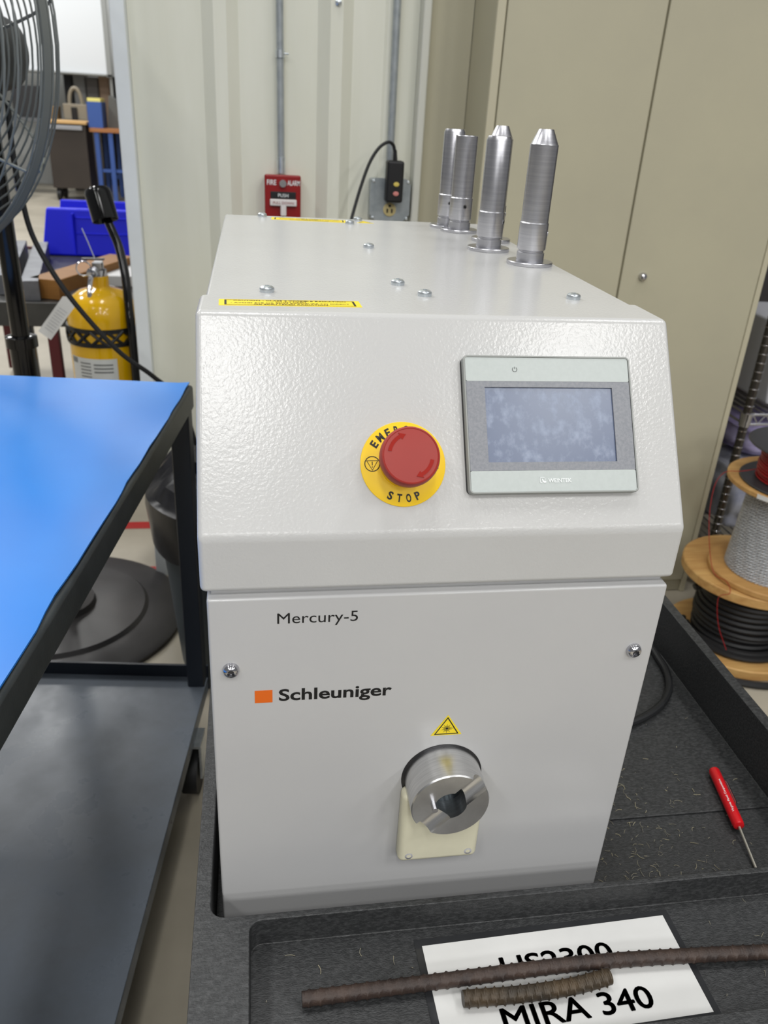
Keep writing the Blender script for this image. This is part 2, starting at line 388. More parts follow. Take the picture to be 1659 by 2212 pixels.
# touch panel
TU, TV = 0.249, 0.078
HMI = mat('grey_panel_rim', (150, 153, 150), 0.4)
FACE = mat('light_grey_foil', (182, 189, 187), 0.38, rgb2=(186, 193, 191), nscale=300, ndetail=4)
BAND = mat('mid_grey_foil', (124, 127, 134), 0.38, rgb2=(138, 140, 146), nscale=500, ndetail=3)
fr = G().prism(rrect(0.128, 0.102, 0.0035, 5), slope(TU, TV), 0.0046).mesh('touch_panel', HMI)
tp = link('touch_panel', bevelled(fr, 0.0008, 2, 40), mach, 'grey touch screen panel on the sloped hood')
ro = rrect(0.128, 0.102, 0.0035, 5); ri = rrect(0.1254, 0.0994, 0.0024, 5); nr = len(ro); Mr = slope(TU, TV); g = G()
g.add([Mr @ Vector((a, b, h)) for h, L_ in ((0.0040, ro), (0.0062, ro), (0.0068, [(a*0.994, b*0.993) for a, b in ro]), (0.0068, ri), (0.0050, ri)) for a, b in L_],
      [(k*nr+i, k*nr+(i+1) % nr, (k+1)*nr+(i+1) % nr, (k+1)*nr+i) for k in range(4) for i in range(nr)])
part('rim', g, HMI, tp, 'raised grey rim')
part('gasket', G().prism(rrect(0.1265, 0.1005, 0.0035, 5), slope(TU-0.0014, TV-0.0002), 0.0012), BLK, tp)
part('face_strip', G().prism(rrect(0.1248, 0.0178, 0.0012, 3), slope(TU, TV+0.0406, 0.0044), 0.0018), FACE, tp, 'light grey strip above the screen')
part('face_strip', G().prism(rrect(0.1248, 0.0152, 0.0012, 3), slope(TU, TV-0.0420, 0.0044), 0.0018), FACE, tp, 'light grey strip below the screen with maker lettering')
# mid band with a window
fo = [(-0.0624, -0.0343), (0.0624, -0.0343), (0.0624, 0.0316), (-0.0624, 0.0316)]
fi = [(-0.0487, -0.0282), (0.0487, -0.0282), (0.0487, 0.0272), (-0.0487, 0.0272)]
Mb = slope(TU, TV, 0.0062); g = G()
vs = [Mb @ Vector((a, b, h)) for h in (0, -0.0014) for a, b in fo+fi]
g.add(vs, [(i, (i+1) % 4, 4+(i+1) % 4, 4+i) for i in range(4)] + [(4+i, 4+(i+1) % 4, 12+(i+1) % 4, 12+i) for i in range(4)])
flat('screen_surround', g, BAND, tp, label='darker grey band around the screen')
SCR = mat('smudged_screen', (74, 90, 122), 0.3, rgb2=(150, 162, 186), nscale=130, ndetail=10, lo=0.48, hi=0.82, rough2=0.42, spec=1.0, stretch=(1, 0.7, 0.7))
part('screen', G().prism([(-0.0487, -0.0282), (0.0487, -0.0282), (0.0487, 0.0272), (-0.0487, 0.0272)], slope(TU, TV, 0.0042), 0.0007), SCR, tp, 'blank blue-grey screen with dust smudges')
g = G(); Mp = slope(0.2236, 0.1185, 0.00655); pts = []
for i in range(15):
    a = math.radians(125+290*i/14); pts.append((math.cos(a), math.sin(a)))
g.add([Mp @ Vector((r*a, r*b, 0)) for r in (0.0019, 0.0016) for a, b in pts], [(i, i+1, 15+i+1, 15+i) for i in range(14)])
g.add([Mp @ Vector(p) for p in ((-0.00015, 0.0004, 0), (0.00015, 0.0004, 0), (0.00015, 0.0020, 0), (-0.00015, 0.0020, 0))], [(0, 1, 2, 3)])
flat('power_symbol', g, INK, tp)
g = text_g('WE!NTEK', slope(0.2437, 0.0348, 0.00645), w_=0.0178, h_=0.0029, bold=0.03)
Ml = slope(0.2374, 0.0345, 0.00655)
for x0, x1, y0, y1 in ((0, 0.0042, 0.0036, 0.0041), (0, 0.0005, 0, 0.0041), (0.0037, 0.0042, 0.0018, 0.0041), (0, 0.002, 0, 0.0005)):
    g.add([Ml @ Vector((a, b, 0)) for a, b in ((x0, y0), (x1, y0), (x1, y1), (x0, y1))], [(0, 1, 2, 3)])
g.add([Ml @ Vector((a, b, 0)) for a, b in ((0.0016, 0.003), (0.002, 0.0008), (0.003, 0.0), (0.0046, 0.0), (0.005, 0.0012), (0.003, 0.0016), (0.0022, 0.003))], [tuple(range(7))])
flat('maker_lettering', g, INK_W, tp, label='white maker lettering')

# caution labels on top
def caution(x0, x1, y0, y1, z, skew, lines, lab):
    u = Vector((x1-x0, skew, 0)).normalized(); v = Vector((-u.y, u.x, 0)); M = frame((x0, y0, z), u, v, (0, 0, 1)); L = x1-x0; H = y1-y0
    lb = part('caution_label', G().prism([(0, 0), (L, 0), (L, H), (0, H)], M, 0.0002), YEL_L, mach, lab)
    g = G(); b = H*0.09
    a = [(0.004, b), (L-0.004, b), (L-0.004, H-b), (0.004, H-b)]; t = 0.0010
    c = [(0.004+t*1.6, b+t*0.7), (L-0.004-t*1.6, b+t*0.7), (L-0.004-t*1.6, H-b-t*0.7), (0.004+t*1.6, H-b-t*0.7)]
    g.add([M @ Vector((p, q, 0.0003)) for p, q in a+c], [(i, (i+1) % 4, 4+(i+1) % 4, 4+i) for i in range(4)])
    for i, (t_, wf) in enumerate(lines):
        text_g(t_, M @ Matrix.Translation((L/2, H*(0.74-0.19*i), 0)), w_=L*wf, h_=H*0.125, bold=0.015, g=g, anchor='c', depth=0.0003)
    flat('label_print', g, INK, lb)
LN = (('CAUTION - CLASS 4 INVISIBLE RADIATION', 0.80), ('WHEN OPEN', 0.22), ('- AVOID EYE OR SKIN EXPOSURE TO DIRECT', 0.84), ('OR SCATTERED RADIATION', 0.52))
caution(0.0115, 0.1165, 0.110, 0.1305, TOPZ, 0.003, LN, 'yellow caution sticker along the front edge of the hood top')
caution(0.060, 0.1585, 0.624, 0.648, 1.1876, -0.006, LN, 'yellow caution sticker near the back of the top cover')
t2 = part('laser_label', G().prism([(-0.0115, 0), (0.0115, 0), (0, 0.022)], top(0.183, 0.622, 1.1876), 0.0002), YEL_L, mach, 'small yellow triangle sticker at the back of the cover')
flat('label_border', tri_ring(0, 0.0073, 0.0105, 0.0092, top(0.183, 0.622, 1.1876)), INK, t2)

# wire guides standing on the cover
def guide_me(h, kind):
    p = [(0.0232, 0), (0.0235, 0.0008), (0.0235, 0.0030), (0.0228, 0.0036), (0.0139, 0.0036), (0.0139, 0.0120), (0.0128, 0.0128), (0.0128, 0.0142), (0.0142, 0.0150), (0.0145, 0.0160), (0.0145, 0.0405), (0.0137, 0.0415)]
    if kind == 'cone': p += [(0.0137, h-0.0135), (0.0132, h-0.0130), (0.0072, h), (0.0050, h), (0.0050, h-0.02)]
    elif kind == 'chamfer': p += [(0.0137, h-0.004), (0.0120, h), (0.0080, h), (0.0080, h-0.02)]
    else: p += [(0.0137, h-0.0005), (0.0132, h), (0.0100, h), (0.0100, h-0.02)]
    return G().lathe(p, n=48).mesh('guide_sleeve', ALU)
hole = G().lathe([(0.0026, 0), (0.0026, 0.0004), (0.0018, 0.0004), (0.0016, -0.001)], n=16).mesh('set_screw', CHROME)
hole_d = G().lathe([(0.0016, 0), (0.0016, 0.0006)], n=14).mesh('set_screw_socket', INK)
GD = [((0.2915, 0.612), 0.118, 'chamfer', -100, 'aluminium wire guide at the back left, mostly hidden behind its flat-topped neighbour'),
      ((0.2985, 0.574), 0.112, 'flat', -84, 'flat-topped aluminium wire guide, front one of the rear left pair'),
      ((0.320, 0.498), 0.1255, 'cone', -20, 'cone-tipped aluminium wire guide hidden behind the middle one'),
      ((0.2970, 0.424), 0.116, 'chamfer', -35, 'aluminium wire guide with slanted rim standing in the middle of the row'),
      ((0.3175, 0.337), 0.1257, 'cone', -18, 'cone-tipped aluminium wire guide standing nearest, alone at the right')]
for (x, y), h, kd, a, lab in GD:
    t = thing('wire_guide', lab, 'wire guide', (x, y, 1.1877), 'aluminium wire guides on the machine top')
    link('guide_sleeve', guide_me(h, kd), t, world=False)
    A = math.radians(a); d = Vector((math.cos(A), math.sin(A), 0))
    s1 = link('set_screw', hole, t, world=False); s1.matrix_local = Matrix.Translation(d*0.0143+Vector((0, 0, 0.031))) @ d.to_track_quat('Z', 'Y').to_matrix().to_4x4()
    s2 = link('set_screw_socket', hole_d, s1, world=False)

# ------------------------------------------------------------------ black tray cart under the machine
cart = thing('tray_cart', 'black moulded plastic tray cart carrying the white machine', 'cart', (0.297, 0.32, 0))
tray = G().prism(rrect(0.635, 0.99, 0.03, 6, 0.2965, 0.32), frame((0, 0, 0.60), (1, 0, 0), (0, 1, 0), (0, 0, 1)), 0.12).mesh('t', TRAY)
c1 = G().prism(rrect(0.608, 0.833, 0.012, 5, 0.296, 0.3835), frame((0, 0, 0.65), (1, 0, 0), (0, 1, 0), (0, 0, 1)), 0.2).mesh('c', TRAY)
c2 = G().prism(rrect(0.551, 0.116, 0.010, 5, 0.2995, -0.0970), frame((0, 0, 0.69), (1, 0, 0), (0, 1, 0), (0, 0, 1)), 0.2).mesh('c', TRAY)
tm = bevelled(boolean(tray, [c1, c2]), 0.0022, 2, 40)
link('tray', tm, cart, 'black textured tray with a small front compartment')
part('tray_mat', G().rbox(0.352, 0.597, 0.092, 0.60, 0.6502, 0.6530, 0.0008, 1), TRAY, cart)
for x in (0.005, 0.588):
    for y in (-0.15, 0.79):
        part('leg', G().rbox(x-0.022, x+0.022, y-0.022, y+0.022, 0.10, 0.605, 0.005), TRAY, cart)
part('lower_shelf', G().rbox(-0.018, 0.611, -0.172, 0.812, 0.14, 0.20, 0.01), TRAY, cart)
for x in (0.03, 0.563):
    for y in (-0.13, 0.77):
        part('caster', G().cyl((x-0.015, y, 0.05), (x+0.015, y, 0.05), 0.05, n=20).box(x-0.02, x+0.02, y-0.02, y+0.02, 0.09, 0.141), BLK_R, cart)

# things in the tray
PAP = mat('white_paper', (226, 226, 224), 0.35, rgb2=(219, 219, 217), nscale=12, coat=0.3)
pu = Vector((0.2205, 0.0045, 0)).normalized(); pv = Vector((-pu.y, pu.x, 0))
MP = frame((0.1690, -0.1420, 0.6903), pu, pv, (0, 0, 1))
sign = thing('paper_sign', 'white paper sign with black lettering lying in the front tray', 'sign', (0.28, -0.098, 0.6903))
part('sleeve', G().prism([(-0.006, -0.004), (0.2265, -0.004), (0.2265, 0.092), (-0.006, 0.092)], MP, 0.0004), mat('clear_sleeve_edge', (44, 45, 47), 0.12, rgb2=(50, 51, 53), nscale=40), sign, 'clear plastic sleeve edge')
part('sheet', G().prism([(0, 0), (0.2205, 0), (0.2205, 0.0868), (0, 0.0856)], MP @ Matrix.Translation((0, 0, 0.0004)), 0.0004), PAP, sign)
RT = Matrix.Rotation(math.radians(1.2), 4, 'Z')
gu, gl = G(), G()
for dx, dy in ((0, 0), (0.0005, 0), (0.0010, 0), (0.0005, 0.0004), (0.0005, -0.0004)):
    text_g('US2300', MP @ Matrix.Translation((0.0615+dx, 0.0500+dy, 0.001)) @ RT, w_=0.098, h_=0.0175, g=gu)
    text_g('MIRA 340', MP @ Matrix.Translation((0.0495+dx, 0.0075+dy, 0.001)) @ RT, w_=0.126, h_=0.0185, g=gl)
flat('upper_lettering', gu, INK, sign)
flat('lower_lettering', gl, INK, sign)
RUST = mat('rusty_steel', (48, 39, 36), 0.5, 0.1, rgb2=(68, 54, 47), nscale=60, ndetail=6, bump=0.3, bscale=700)
RUST2 = mat('dark_rebar_steel', (50, 47, 43), 0.45, 0.2, rgb2=(78, 64, 46), nscale=25, ndetail=6, bump=0.3, bscale=700)
def rebar(pts, r, pitch, slant, phase=0, rh=0.0011):
    P = catmull(pts, 170); n = 16; vs = []; fs = []; L = 0
    t0 = (P[1]-P[0]).normalized(); upv = Vector((0, 0, 1))
    for i, p in enumerate(P):
        t = (P[min(i+1, len(P)-1)]-P[max(i-1, 0)]).normalized(); s_ = t.cross(upv).normalized(); u = s_.cross(t)
        if i: L += (p-P[i-1]).length
        for j in range(n):
            a = 2*math.pi*j/n
            ph = ((L + slant*abs(math.sin(a/1.0+0.0)) * 0 + slant*math.cos(a))/pitch + phase) % 1.0
            rib = rh*max(0.0, 1-abs(ph-0.12)/0.12)
            if abs(math.sin(a-0.6)) < 0.12: rib = 0.0008
            vs.append(p + (s_*math.cos(a)+u*math.sin(a))*(r+rib))
    for i in range(len(P)-1):
        for j in range(n): j2 = (j+1) % n; fs.append((i*n+j, i*n+j2, (i+1)*n+j2, (i+1)*n+j))
    fs += [tuple(reversed(range(n))), tuple(range((len(P)-1)*n, len(P)*n))]
    return G().add(vs, fs)
g = rebar([(0.0640, -0.0945, 0.6975), (0.19, -0.0925, 0.6985), (0.31, -0.0915, 0.699), (0.45, -0.0985, 0.699), (0.555, -0.1060, 0.6985)], 0.0058, 0.0092, 0.006)
link('steel_rebar', g.mesh('rebar', RUST, 50), None, 'long rusty ribbed steel rebar lying across the front tray', 'rebar')
g = rebar([(0.1895, -0.1090, 0.6985), (0.235, -0.1105, 0.6985), (0.280, -0.1090, 0.6985), (0.3135, -0.1045, 0.6985)], 0.0062, 0.0072, 0.0045, rh=0.0015)
link('steel_rebar', g.mesh('rebar', RUST2, 50), None, 'short bent dark rebar offcut lying on the white paper sign', 'rebar')
# screwdriver
sd_ = thing('pocket_screwdriver', 'red handled pocket screwdriver lying in the tray beside the machine', 'screwdriver', (0.545, 0.08, 0.65))
A = Vector((0.5515, 0.143, 0.6605)); B = Vector((0.5375, 0.063, 0.6590)); C_ = Vector((0.5300, 0.013, 0.6520)); d = (B-A).normalized()
Mh = Matrix.Translation(A) @ d.to_track_quat('Z', 'Y').to_matrix().to_4x4(); L = (B-A).length
part('handle', G().lathe([(0.0035, 0), (0.0055, 0.0008), (0.0062, 0.003), (0.0062, L-0.004), (0.0055, L-0.001), (0.0030, L)], Mh, 20), RED_S, sd_, 'red plastic handle')
part('shaft', G().cyl(B-d*0.004, C_, 0.0015, n=10), mat('bright_shaft', (205, 200, 188), 0.3, 0.9), sd_, 'steel shaft')
part('pocket_clip', G().tube([A+d*0.018+Vector((0.0062, 0, 0.0015)), A+d*0.022+Vector((0.0080, 0, 0.002)), A+d*0.050+Vector((0.0078, 0, 0.002)), A+d*0.053+Vector((0.0070, 0, 0.002))], 0.0011, 6), CHROME, sd_, 'chrome pocket clip')
sx = d; sn = (Vector((-0.35, -0.35, 1)) - d*Vector((-0.35, -0.35, 1)).dot(d)).normalized(); sy = sn.cross(-sx)
flat('lettering', text_g('Virginia Panel Corporation', frame(A+d*0.066+sn*0.0064-sy*0.0006, -sx, sy, sn), w_=0.046, h_=0.0022, bold=0.01, depth=0), INK_W, sd_)
# machine cord in the tray
part('power_cord', G().tube(catmull([(0.36, 0.66, 0.6585), (0.50, 0.56, 0.6585), (0.578, 0.42, 0.6585), (0.585, 0.345, 0.6585), (0.575, 0.302, 0.6585), (0.554, 0.270, 0.6585), (0.523, 0.246, 0.6585), (0.485, 0.230, 0.6585), (0.43, 0.222, 0.6585), (0.353, 0.24, 0.6585)], 8), 0.0050, 10), BLK_R, mach, 'black power cord curving out from beside the machine in the tray')
# wire clippings
rng = random.Random(3); g = G()
def clip(x, y, z):
    a = rng.random()*math.pi; L = rng.uniform(0.001, 0.009); k = rng.uniform(-1, 1)
    P = []
    for i in range(5):
        P.append((x+math.cos(a)*L*i/4, y+math.sin(a)*L*i/4, z)); a += k*0.25
    g.tube(P, rng.uniform(0.00015, 0.0004), 4)
for i in range(170):
    x = 0.362+abs(rng.gauss(0, 0.09)); y = rng.uniform(-0.02, 0.088)
    if x < 0.585: clip(x, y, 0.6506)
for i in range(110):
    x = 0.362+abs(rng.gauss(0, 0.08)); y = 0.095+abs(rng.gauss(0, 0.05))
    if x < 0.585: clip(x, y, 0.6536)
for i in range(45):
    x = rng.uniform(0.03, 0.56); y = rng.uniform(-0.147, -0.045)
    if not (0.158 < x < 0.40): clip(x, y, 0.6906)
link('wire_clippings', g.mesh('clippings', mat('brass_wire_bits', (178, 170, 142), 0.4, 0.3, rgb2=(128, 126, 118), nscale=90)), None, 'tiny wire clippings scattered over the black tray floor', 'debris', kind='stuff')

# ------------------------------------------------------------------ steel cart with the blue mat
TT = 0.848
ua = math.radians(6.85); lv = Vector((-math.cos(ua), math.sin(ua), 0)); uv = Vector((-math.sin(ua), -math.cos(ua), 0))
MT = frame((-0.079, 0.99, 0), lv, uv, (0, 0, 1))
TBL = mat('dark_grey_table_edge', (58, 62, 62), 0.42, rgb2=(48, 52, 52), nscale=30, bump=0.1, bscale=300)
SHELF = mat('worn_grey_shelf', (108, 116, 127), 0.24, rgb2=(84, 91, 99), nscale=7, ndetail=9, lo=0.35, hi=0.75, rough2=0.5)
NAVY = mat('dark_navy_enamel', (28, 34, 44), 0.4)
wc = thing('work_cart', 'dark grey rolling work cart covered by a blue mat', 'cart', MT @ Vector((0.37, 0.72, 0)))
part('top_deck', G().rbox(0, 0.75, 0, 1.47, TT-0.046, TT, 0.006, 3, MT), TBL, wc, 'thick dark grey top with rounded edge')
for l in (0.004, 0.71):
    for u in (0.004, 1.43):
        part('leg', G().rbox(l, l+0.036, u, u+0.036, 0.13, TT-0.045, 0.003, 1, MT), NAVY, wc)
sh = part('lower_shelf', G().rbox(0.002, 0.748, 0.002, 1.468, 0.166, 0.172, 0.001, 1, MT).box(0.002, 0.006, 0.0, 1.47, 0.138, 0.170, MT).box(0.744, 0.748, 0.0, 1.47, 0.138, 0.170, MT), SHELF, wc, 'grey steel lower shelf with scuffs')
part('shelf_lip', G().box(0.0, 0.75, 0.0, 0.006, 0.140, 0.203, MT), NAVY, sh, 'raised dark back lip')
part('shelf_lip', G().box(0.0, 0.75, 1.464, 1.47, 0.140, 0.203, MT), NAVY, sh)
for l in (0.012, 0.70):
    for u in (0.16, 1.37):
        c = part('caster', G().cyl(MT @ Vector((l-0.016, u, 0.05)), MT @ Vector((l+0.016, u, 0.05)), 0.05, n=22), BLK_R, wc)
        part('fork', G().box(l-0.024, l-0.019, u-0.022, u+0.022, 0.045, 0.137, MT).box(l+0.019, l+0.024, u-0.022, u+0.022, 0.045, 0.137, MT).box(l-0.024, l+0.024, u-0.028, u+0.028, 0.132, 0.139, MT), ZINC, c)
BLUE = mat('blue_mat', (28, 122, 214), 0.42, rgb2=(36, 130, 220), nscale=3, ndetail=3, bump=0.05, bscale=5)
g = G(); N = 46
edge = []
for i in range(N+1):
    u = 0.004+1.455*i/N
    wv = 0.0022*math.sin(i*0.62)+0.0016*math.sin(i*1.37+1)
    edge.append((0.0045+max(0, wv), u, TT+0.001+0.0022*(0.5+0.5*math.sin(i*0.62+2.0))))
vs = []
for (l, u, z) in edge:
    vs += [MT @ Vector((l, u, z)), MT @ Vector((l+0.02, u, TT+0.0012)), MT @ Vector((0.735, u, TT+0.0012))]
k = len(vs); vs += [v+Vector((0, 0, 0.0022)) for v in vs]; fs = []
for i in range(N):
    for j in range(2):
        a = i*3+j; fs += [(a, a+1, a+4, a+3), (k+a, k+a+3, k+a+4, k+a+1)]
    fs += [(i*3, i*3+3, k+i*3+3, k+i*3), (i*3+2, k+i*3+2, k+i*3+5, i*3+5)]
fs += [(0, k, k+1, 1), (1, k+1, k+2, 2), (3*N, 3*N+1, k+3*N+1, k+3*N), (3*N+1, 3*N+2, k+3*N+2, k+3*N+1)]
link('blue_mat', g.add(vs, fs).mesh('blue_mat', BLUE), None, 'smooth bright blue mat spread over the work cart top', 'mat')

# ------------------------------------------------------------------ waste bin
bn = thing('waste_bin', 'grey plastic waste bin with black liner behind the blue cart', 'bin', (0.0, 1.29, 0))
GB = mat('slate_grey_plastic', (72, 82, 88), 0.5, rgb2=(66, 76, 82), nscale=6)
part('bucket', G().lathe([(0.150, 0.001), (0.163, 0.006), (0.168, 0.03), (0.190, 0.30), (0.205, 0.470), (0.217, 0.475), (0.219, 0.500), (0.205, 0.502), (0.190, 0.32), (0.160, 0.02)], Matrix.Translation((0, 1.29, 0)), 48), GB, bn)
LIN = mat('black_liner_film', (24, 24, 27), 0.3, rgb2=(40, 40, 44), nscale=30)
vs = []; fs = []; n = 72; rng = random.Random(5)
jit = [[rng.uniform(-1, 1) for _ in range(n)] for _ in range(9)]
rows = [(0.215, 0.385, .004), (0.222, 0.43, .004), (0.226, 0.475, .003), (0.226, 0.503, .002), (0.214, 0.512, .004), (0.195, 0.545, .018), (0.15, 0.575, .02), (0.11, 0.545, .02), (0.10, 0.42, .01)]
for j, (r, z, a) in enumerate(rows):
    for i in range(n):
        t = 2*math.pi*i/n; jj = (jit[j][i]+jit[j][i-1]+jit[j][(i+1) % n])/2
        rr = r+a*jj*0.6; vs.append((rr*math.cos(t), 1.29+rr*math.sin(t), z+a*jj+ (0.012*math.sin(3*t) if j == 0 else 0)))
for j in range(len(rows)-1):
    for i in range(n): fs.append((j*n+i, j*n+(i+1) % n, (j+1)*n+(i+1) % n, (j+1)*n+i))
part('liner', G().add(vs, fs), LIN, bn, 'crumpled black bin liner folded over the rim')

# ------------------------------------------------------------------ pedestal fan
FG = mat('grey_wire_cage', (118, 122, 119), 0.4, 0.15)
PX, PY = -0.512, 1.502
fan = thing('pedestal_fan', 'large black pedestal fan with grey wire cage behind the blue cart', 'fan', (PX, PY, 0))
BD = mat('dusty_black_base', (58, 56, 57), 0.38, rgb2=(44, 43, 44), nscale=5, ndetail=7)
part('base', G().lathe([(0.330, 0.001), (0.330, 0.012), (0.315, 0.022), (0.235, 0.030), (0.225, 0.040), (0.095, 0.050), (0.090, 0.066), (0.060, 0.072), (0.050, 0.11), (0.034, 0.115)], Matrix.Translation((PX, PY, 0)), 64), BD, fan, 'round weighted base')
part('pole', G().lathe([(0.029, 0.11), (0.029, 0.775), (0.036, 0.776), (0.036, 0.80), (0.030, 0.802), (0.0205, 0.803), (0.0205, 1.36)], Matrix.Translation((PX, PY, 0)), 24), BLK_G, fan, 'black telescopic pole')
fn = Vector((-0.61, -0.79, 0.05)).normalized()
FC = Vector((PX, PY, 1.39)) + fn*0.15
Q = frame(FC, Vector((0, 0, 1)).cross(fn).normalized(), fn.cross(Vector((0, 0, 1)).cross(fn)).normalized(), fn)
part('motor', G().lathe([(0.03, -0.235), (0.066, -0.22), (0.074, -0.19), (0.074, -0.10), (0.062, -0.075), (0.028, -0.07), (0.028, -0.02)], Q, 32).box(-0.025, 0.025, -0.09, -0.05, -0.18, -0.12, Q), mat('motor_grey', (62, 64, 64), 0.45), fan, 'motor housing behind the blades')
R_ = 0.378
def ring_g(front_):
    g = G(); s = 1 if front_ else -1
    for i in range(1, 17):
        r = 0.07+(R_-0.07)*i/16; h = s*(0.012+0.085*math.sqrt(max(0, 1-(r/R_)**2.6)))
        g.tube([Q @ Vector((r*math.cos(2*math.pi*k/48), r*math.sin(2*math.pi*k/48), h)) for k in range(48)], 0.0021, 5, True)
    return g
def spoke_g(s, a):
    P = []
    for i in range(9):
        r = 0.06+(R_-0.06)*i/8; h = s*(0.014+0.085*math.sqrt(max(0, 1-(r/R_)**2.6))); P.append(Q @ Vector((r*math.cos(a), r*math.sin(a), h)))
    return G().tube(P, 0.0030, 6)
for s, nm in ((1, 'front_cage'), (-1, 'rear_cage')):
    cg_ = part(nm, ring_g(s > 0), FG, fan, 'concentric grey wire rings', kind='stuff')
    for i in range(8): part('spoke', spoke_g(s, math.pi*2*i/8+0.2), FG, cg_)
part('rim_band', G().lathe([(R_-0.002, -0.007), (R_+0.003, -0.007), (R_+0.003, 0.007), (R_-0.002, 0.007), (R_-0.002, -0.007)], Q, 64, close=False), FG, fan, 'flat grey rim band')
part('badge', G().lathe([(0.07, 0.098), (0.065, 0.103), (0.001, 0.104)], Q, 28), BLK, fan)
for i in range(3):
    a0 = 2*math.pi*i/3+0.75; g = G(); vs = []; fs = []
    for k in range(9):
        r = 0.03+0.30*k/8; wd = 0.10+0.55*math.sin(math.pi*min(1, k/8*0.8+0.1))
        for j in range(5):
            a = a0+wd*(j/4-0.5)*1.35; hh = -0.005+0.045*(j/4-0.5)
            vs += [Q @ Vector((r*math.cos(a), r*math.sin(a), hh)), Q @ Vector((r*math.cos(a), r*math.sin(a), hh-0.002))]
    for k in range(8):
        for j in range(4):
            p = (k*5+j)*2; q = p+2; r = p+10; t = r+2
            fs += [(p, q, t, r), (p+1, r+1, t+1, q+1)]
    part('blade', g.add(vs, fs), BLK, fan)
part('power_cord', G().tube(catmull([Vector((-0.468, 1.50, 1.30)), (-0.472, 1.50, 1.20), (-0.467, 1.50, 1.116), (-0.451, 1.50, 1.019), (-0.391, 1.50, 0.897), (-0.299, 1.52, 0.766), (-0.222, 1.55, 0.690), (-0.16, 1.60, 0.60), (-0.12, 1.66, 0.40)], 8), 0.0062, 8), BLK_R, fan, 'black fan cord hanging towards the wall')

# ------------------------------------------------------------------ fire extinguisher
EX, EY = -0.410, 2.005
ex = thing('fire_extinguisher', 'yellow fire extinguisher with long black wand hanging past the wall end', 'extinguisher', (EX, EY, 0.42))
TR = Matrix.Translation((EX, EY, 0))
part('tank', G().lathe([(0.080, 0.422), (0.096, 0.43), (0.102, 0.46), (0.102, 0.735), (0.098, 0.765), (0.084, 0.792), (0.060, 0.810), (0.030, 0.818), (0.026, 0.822), (0.026, 0.850), (0.020, 0.852)], TR, 48), YEL_E, ex, 'glossy yellow cylinder')
vb = part('valve', G().lathe([(0.021, 0.845), (0.023, 0.85), (0.023, 0.868), (0.016, 0.872), (0.016, 0.888)], TR, 20).box(-0.012, 0.012, -0.03, 0.02, 0.872, 0.890, TR), CHROME, ex)
part('carry_handle', G().tube(catmull([(EX+0.01, EY, 0.880), (EX-0.012, EY-0.03, 0.862), (EX-0.020, EY-0.055, 0.825), (EX-0.020, EY-0.062, 0.80)], 6), 0.007, 8), CHROME, vb)
part('lever', G().rbox(-0.045, 0.02, -0.008, 0.008, 0.895, 0.900, 0.002, 1, TR), STEEL_D, vb)
part('pull_ring', G().torus((EX-0.035, EY-0.03, 0.875), 0.020, 0.0022, (0.3, -1, 0.2), 24, 6), CHROME, ex)
part('gauge', G().lathe([(0.014, 0), (0.015, 0.012), (0.012, 0.014)], frame((EX-0.012, EY-0.028, 0.865), (1, 0, 0), (0, 0, 1), (0, -1, 0)), 20), CHROME, vb)
part('seal_tie', G().tube([(EX-0.002, EY-0.03, 0.905), (EX-0.016, EY-0.03, 0.95), (EX-0.028, EY-0.03, 0.985)], 0.0016, 5), mat('clear_tie', (190, 196, 210), 0.3), ex)
Mg = frame((EX-0.152, EY-0.12, 0.700), (0.62, 0.18, 0.76), Vector((-0.76, 0, 0.62)).normalized(), (0, -1, 0))
tg = part('inspection_tag', G().prism([(0, 0), (0.125, 0), (0.138, -0.014), (0.138, -0.026), (0.125, -0.040), (0, -0.040)], frame((EX-0.160, EY-0.118, 0.715), Vector((0.62, 0.0, 0.785)), Vector((-0.785, 0, 0.62)), (0, -1, 0)), 0.0008), PAP, ex, 'white paper inspection tag')
Mtg = frame((EX-0.160, EY-0.1192, 0.715), Vector((0.62, 0.0, 0.785)), Vector((-0.785, 0, 0.62)), (0, -1, 0))
g = G()
for i in range(9): g.add([Mtg @ Vector(p) for p in ((0.02+i*0.009, -0.034, 0), (0.0225+i*0.009, -0.034, 0), (0.0225+i*0.009, -0.008, 0), (0.02+i*0.009, -0.008, 0))], [(0, 1, 2, 3)])
flat('tag_print', g, mat('pale_print', (188, 188, 190), 0.5), tg)
def wrap(a0, a1, z0, z1, r, seg=14):
    g = G(); vs = []
    for i in range(seg+1):
        a = math.radians(a0+(a1-a0)*i/seg)
        vs += [(EX+r*math.cos(a), EY+r*math.sin(a), z0), (EX+r*math.cos(a), EY+r*math.sin(a), z1)]
    return g.add(vs, [(2*i, 2*i+2, 2*i+3, 2*i+1) for i in range(seg)])
lb = flat('label', wrap(-150, -65, 0.50, 0.630, 0.1026), mat('pale_label', (206, 208, 206), 0.4), ex, label='pale instruction label on the cylinder')
g = G()
for i in range(11):
    q = wrap(-128, -108, 0.613-i*0.010, 0.617-i*0.010, 0.1029, 5); g.add(q.v, q.f)
    if i in (0, 1, 2, 8): q = wrap(-103, -72, 0.610-i*0.011, 0.615-i*0.011, 0.1029, 5); g.add(q.v, q.f)
q = wrap(-100, -72, 0.520, 0.526, 0.1029, 5); g.add(q.v, q.f)
q = wrap(-148, -134, 0.612, 0.628, 0.1029, 4); g.add(q.v, q.f)
flat('label_print', g, mat('grey_print', (120, 122, 122), 0.5), lb)
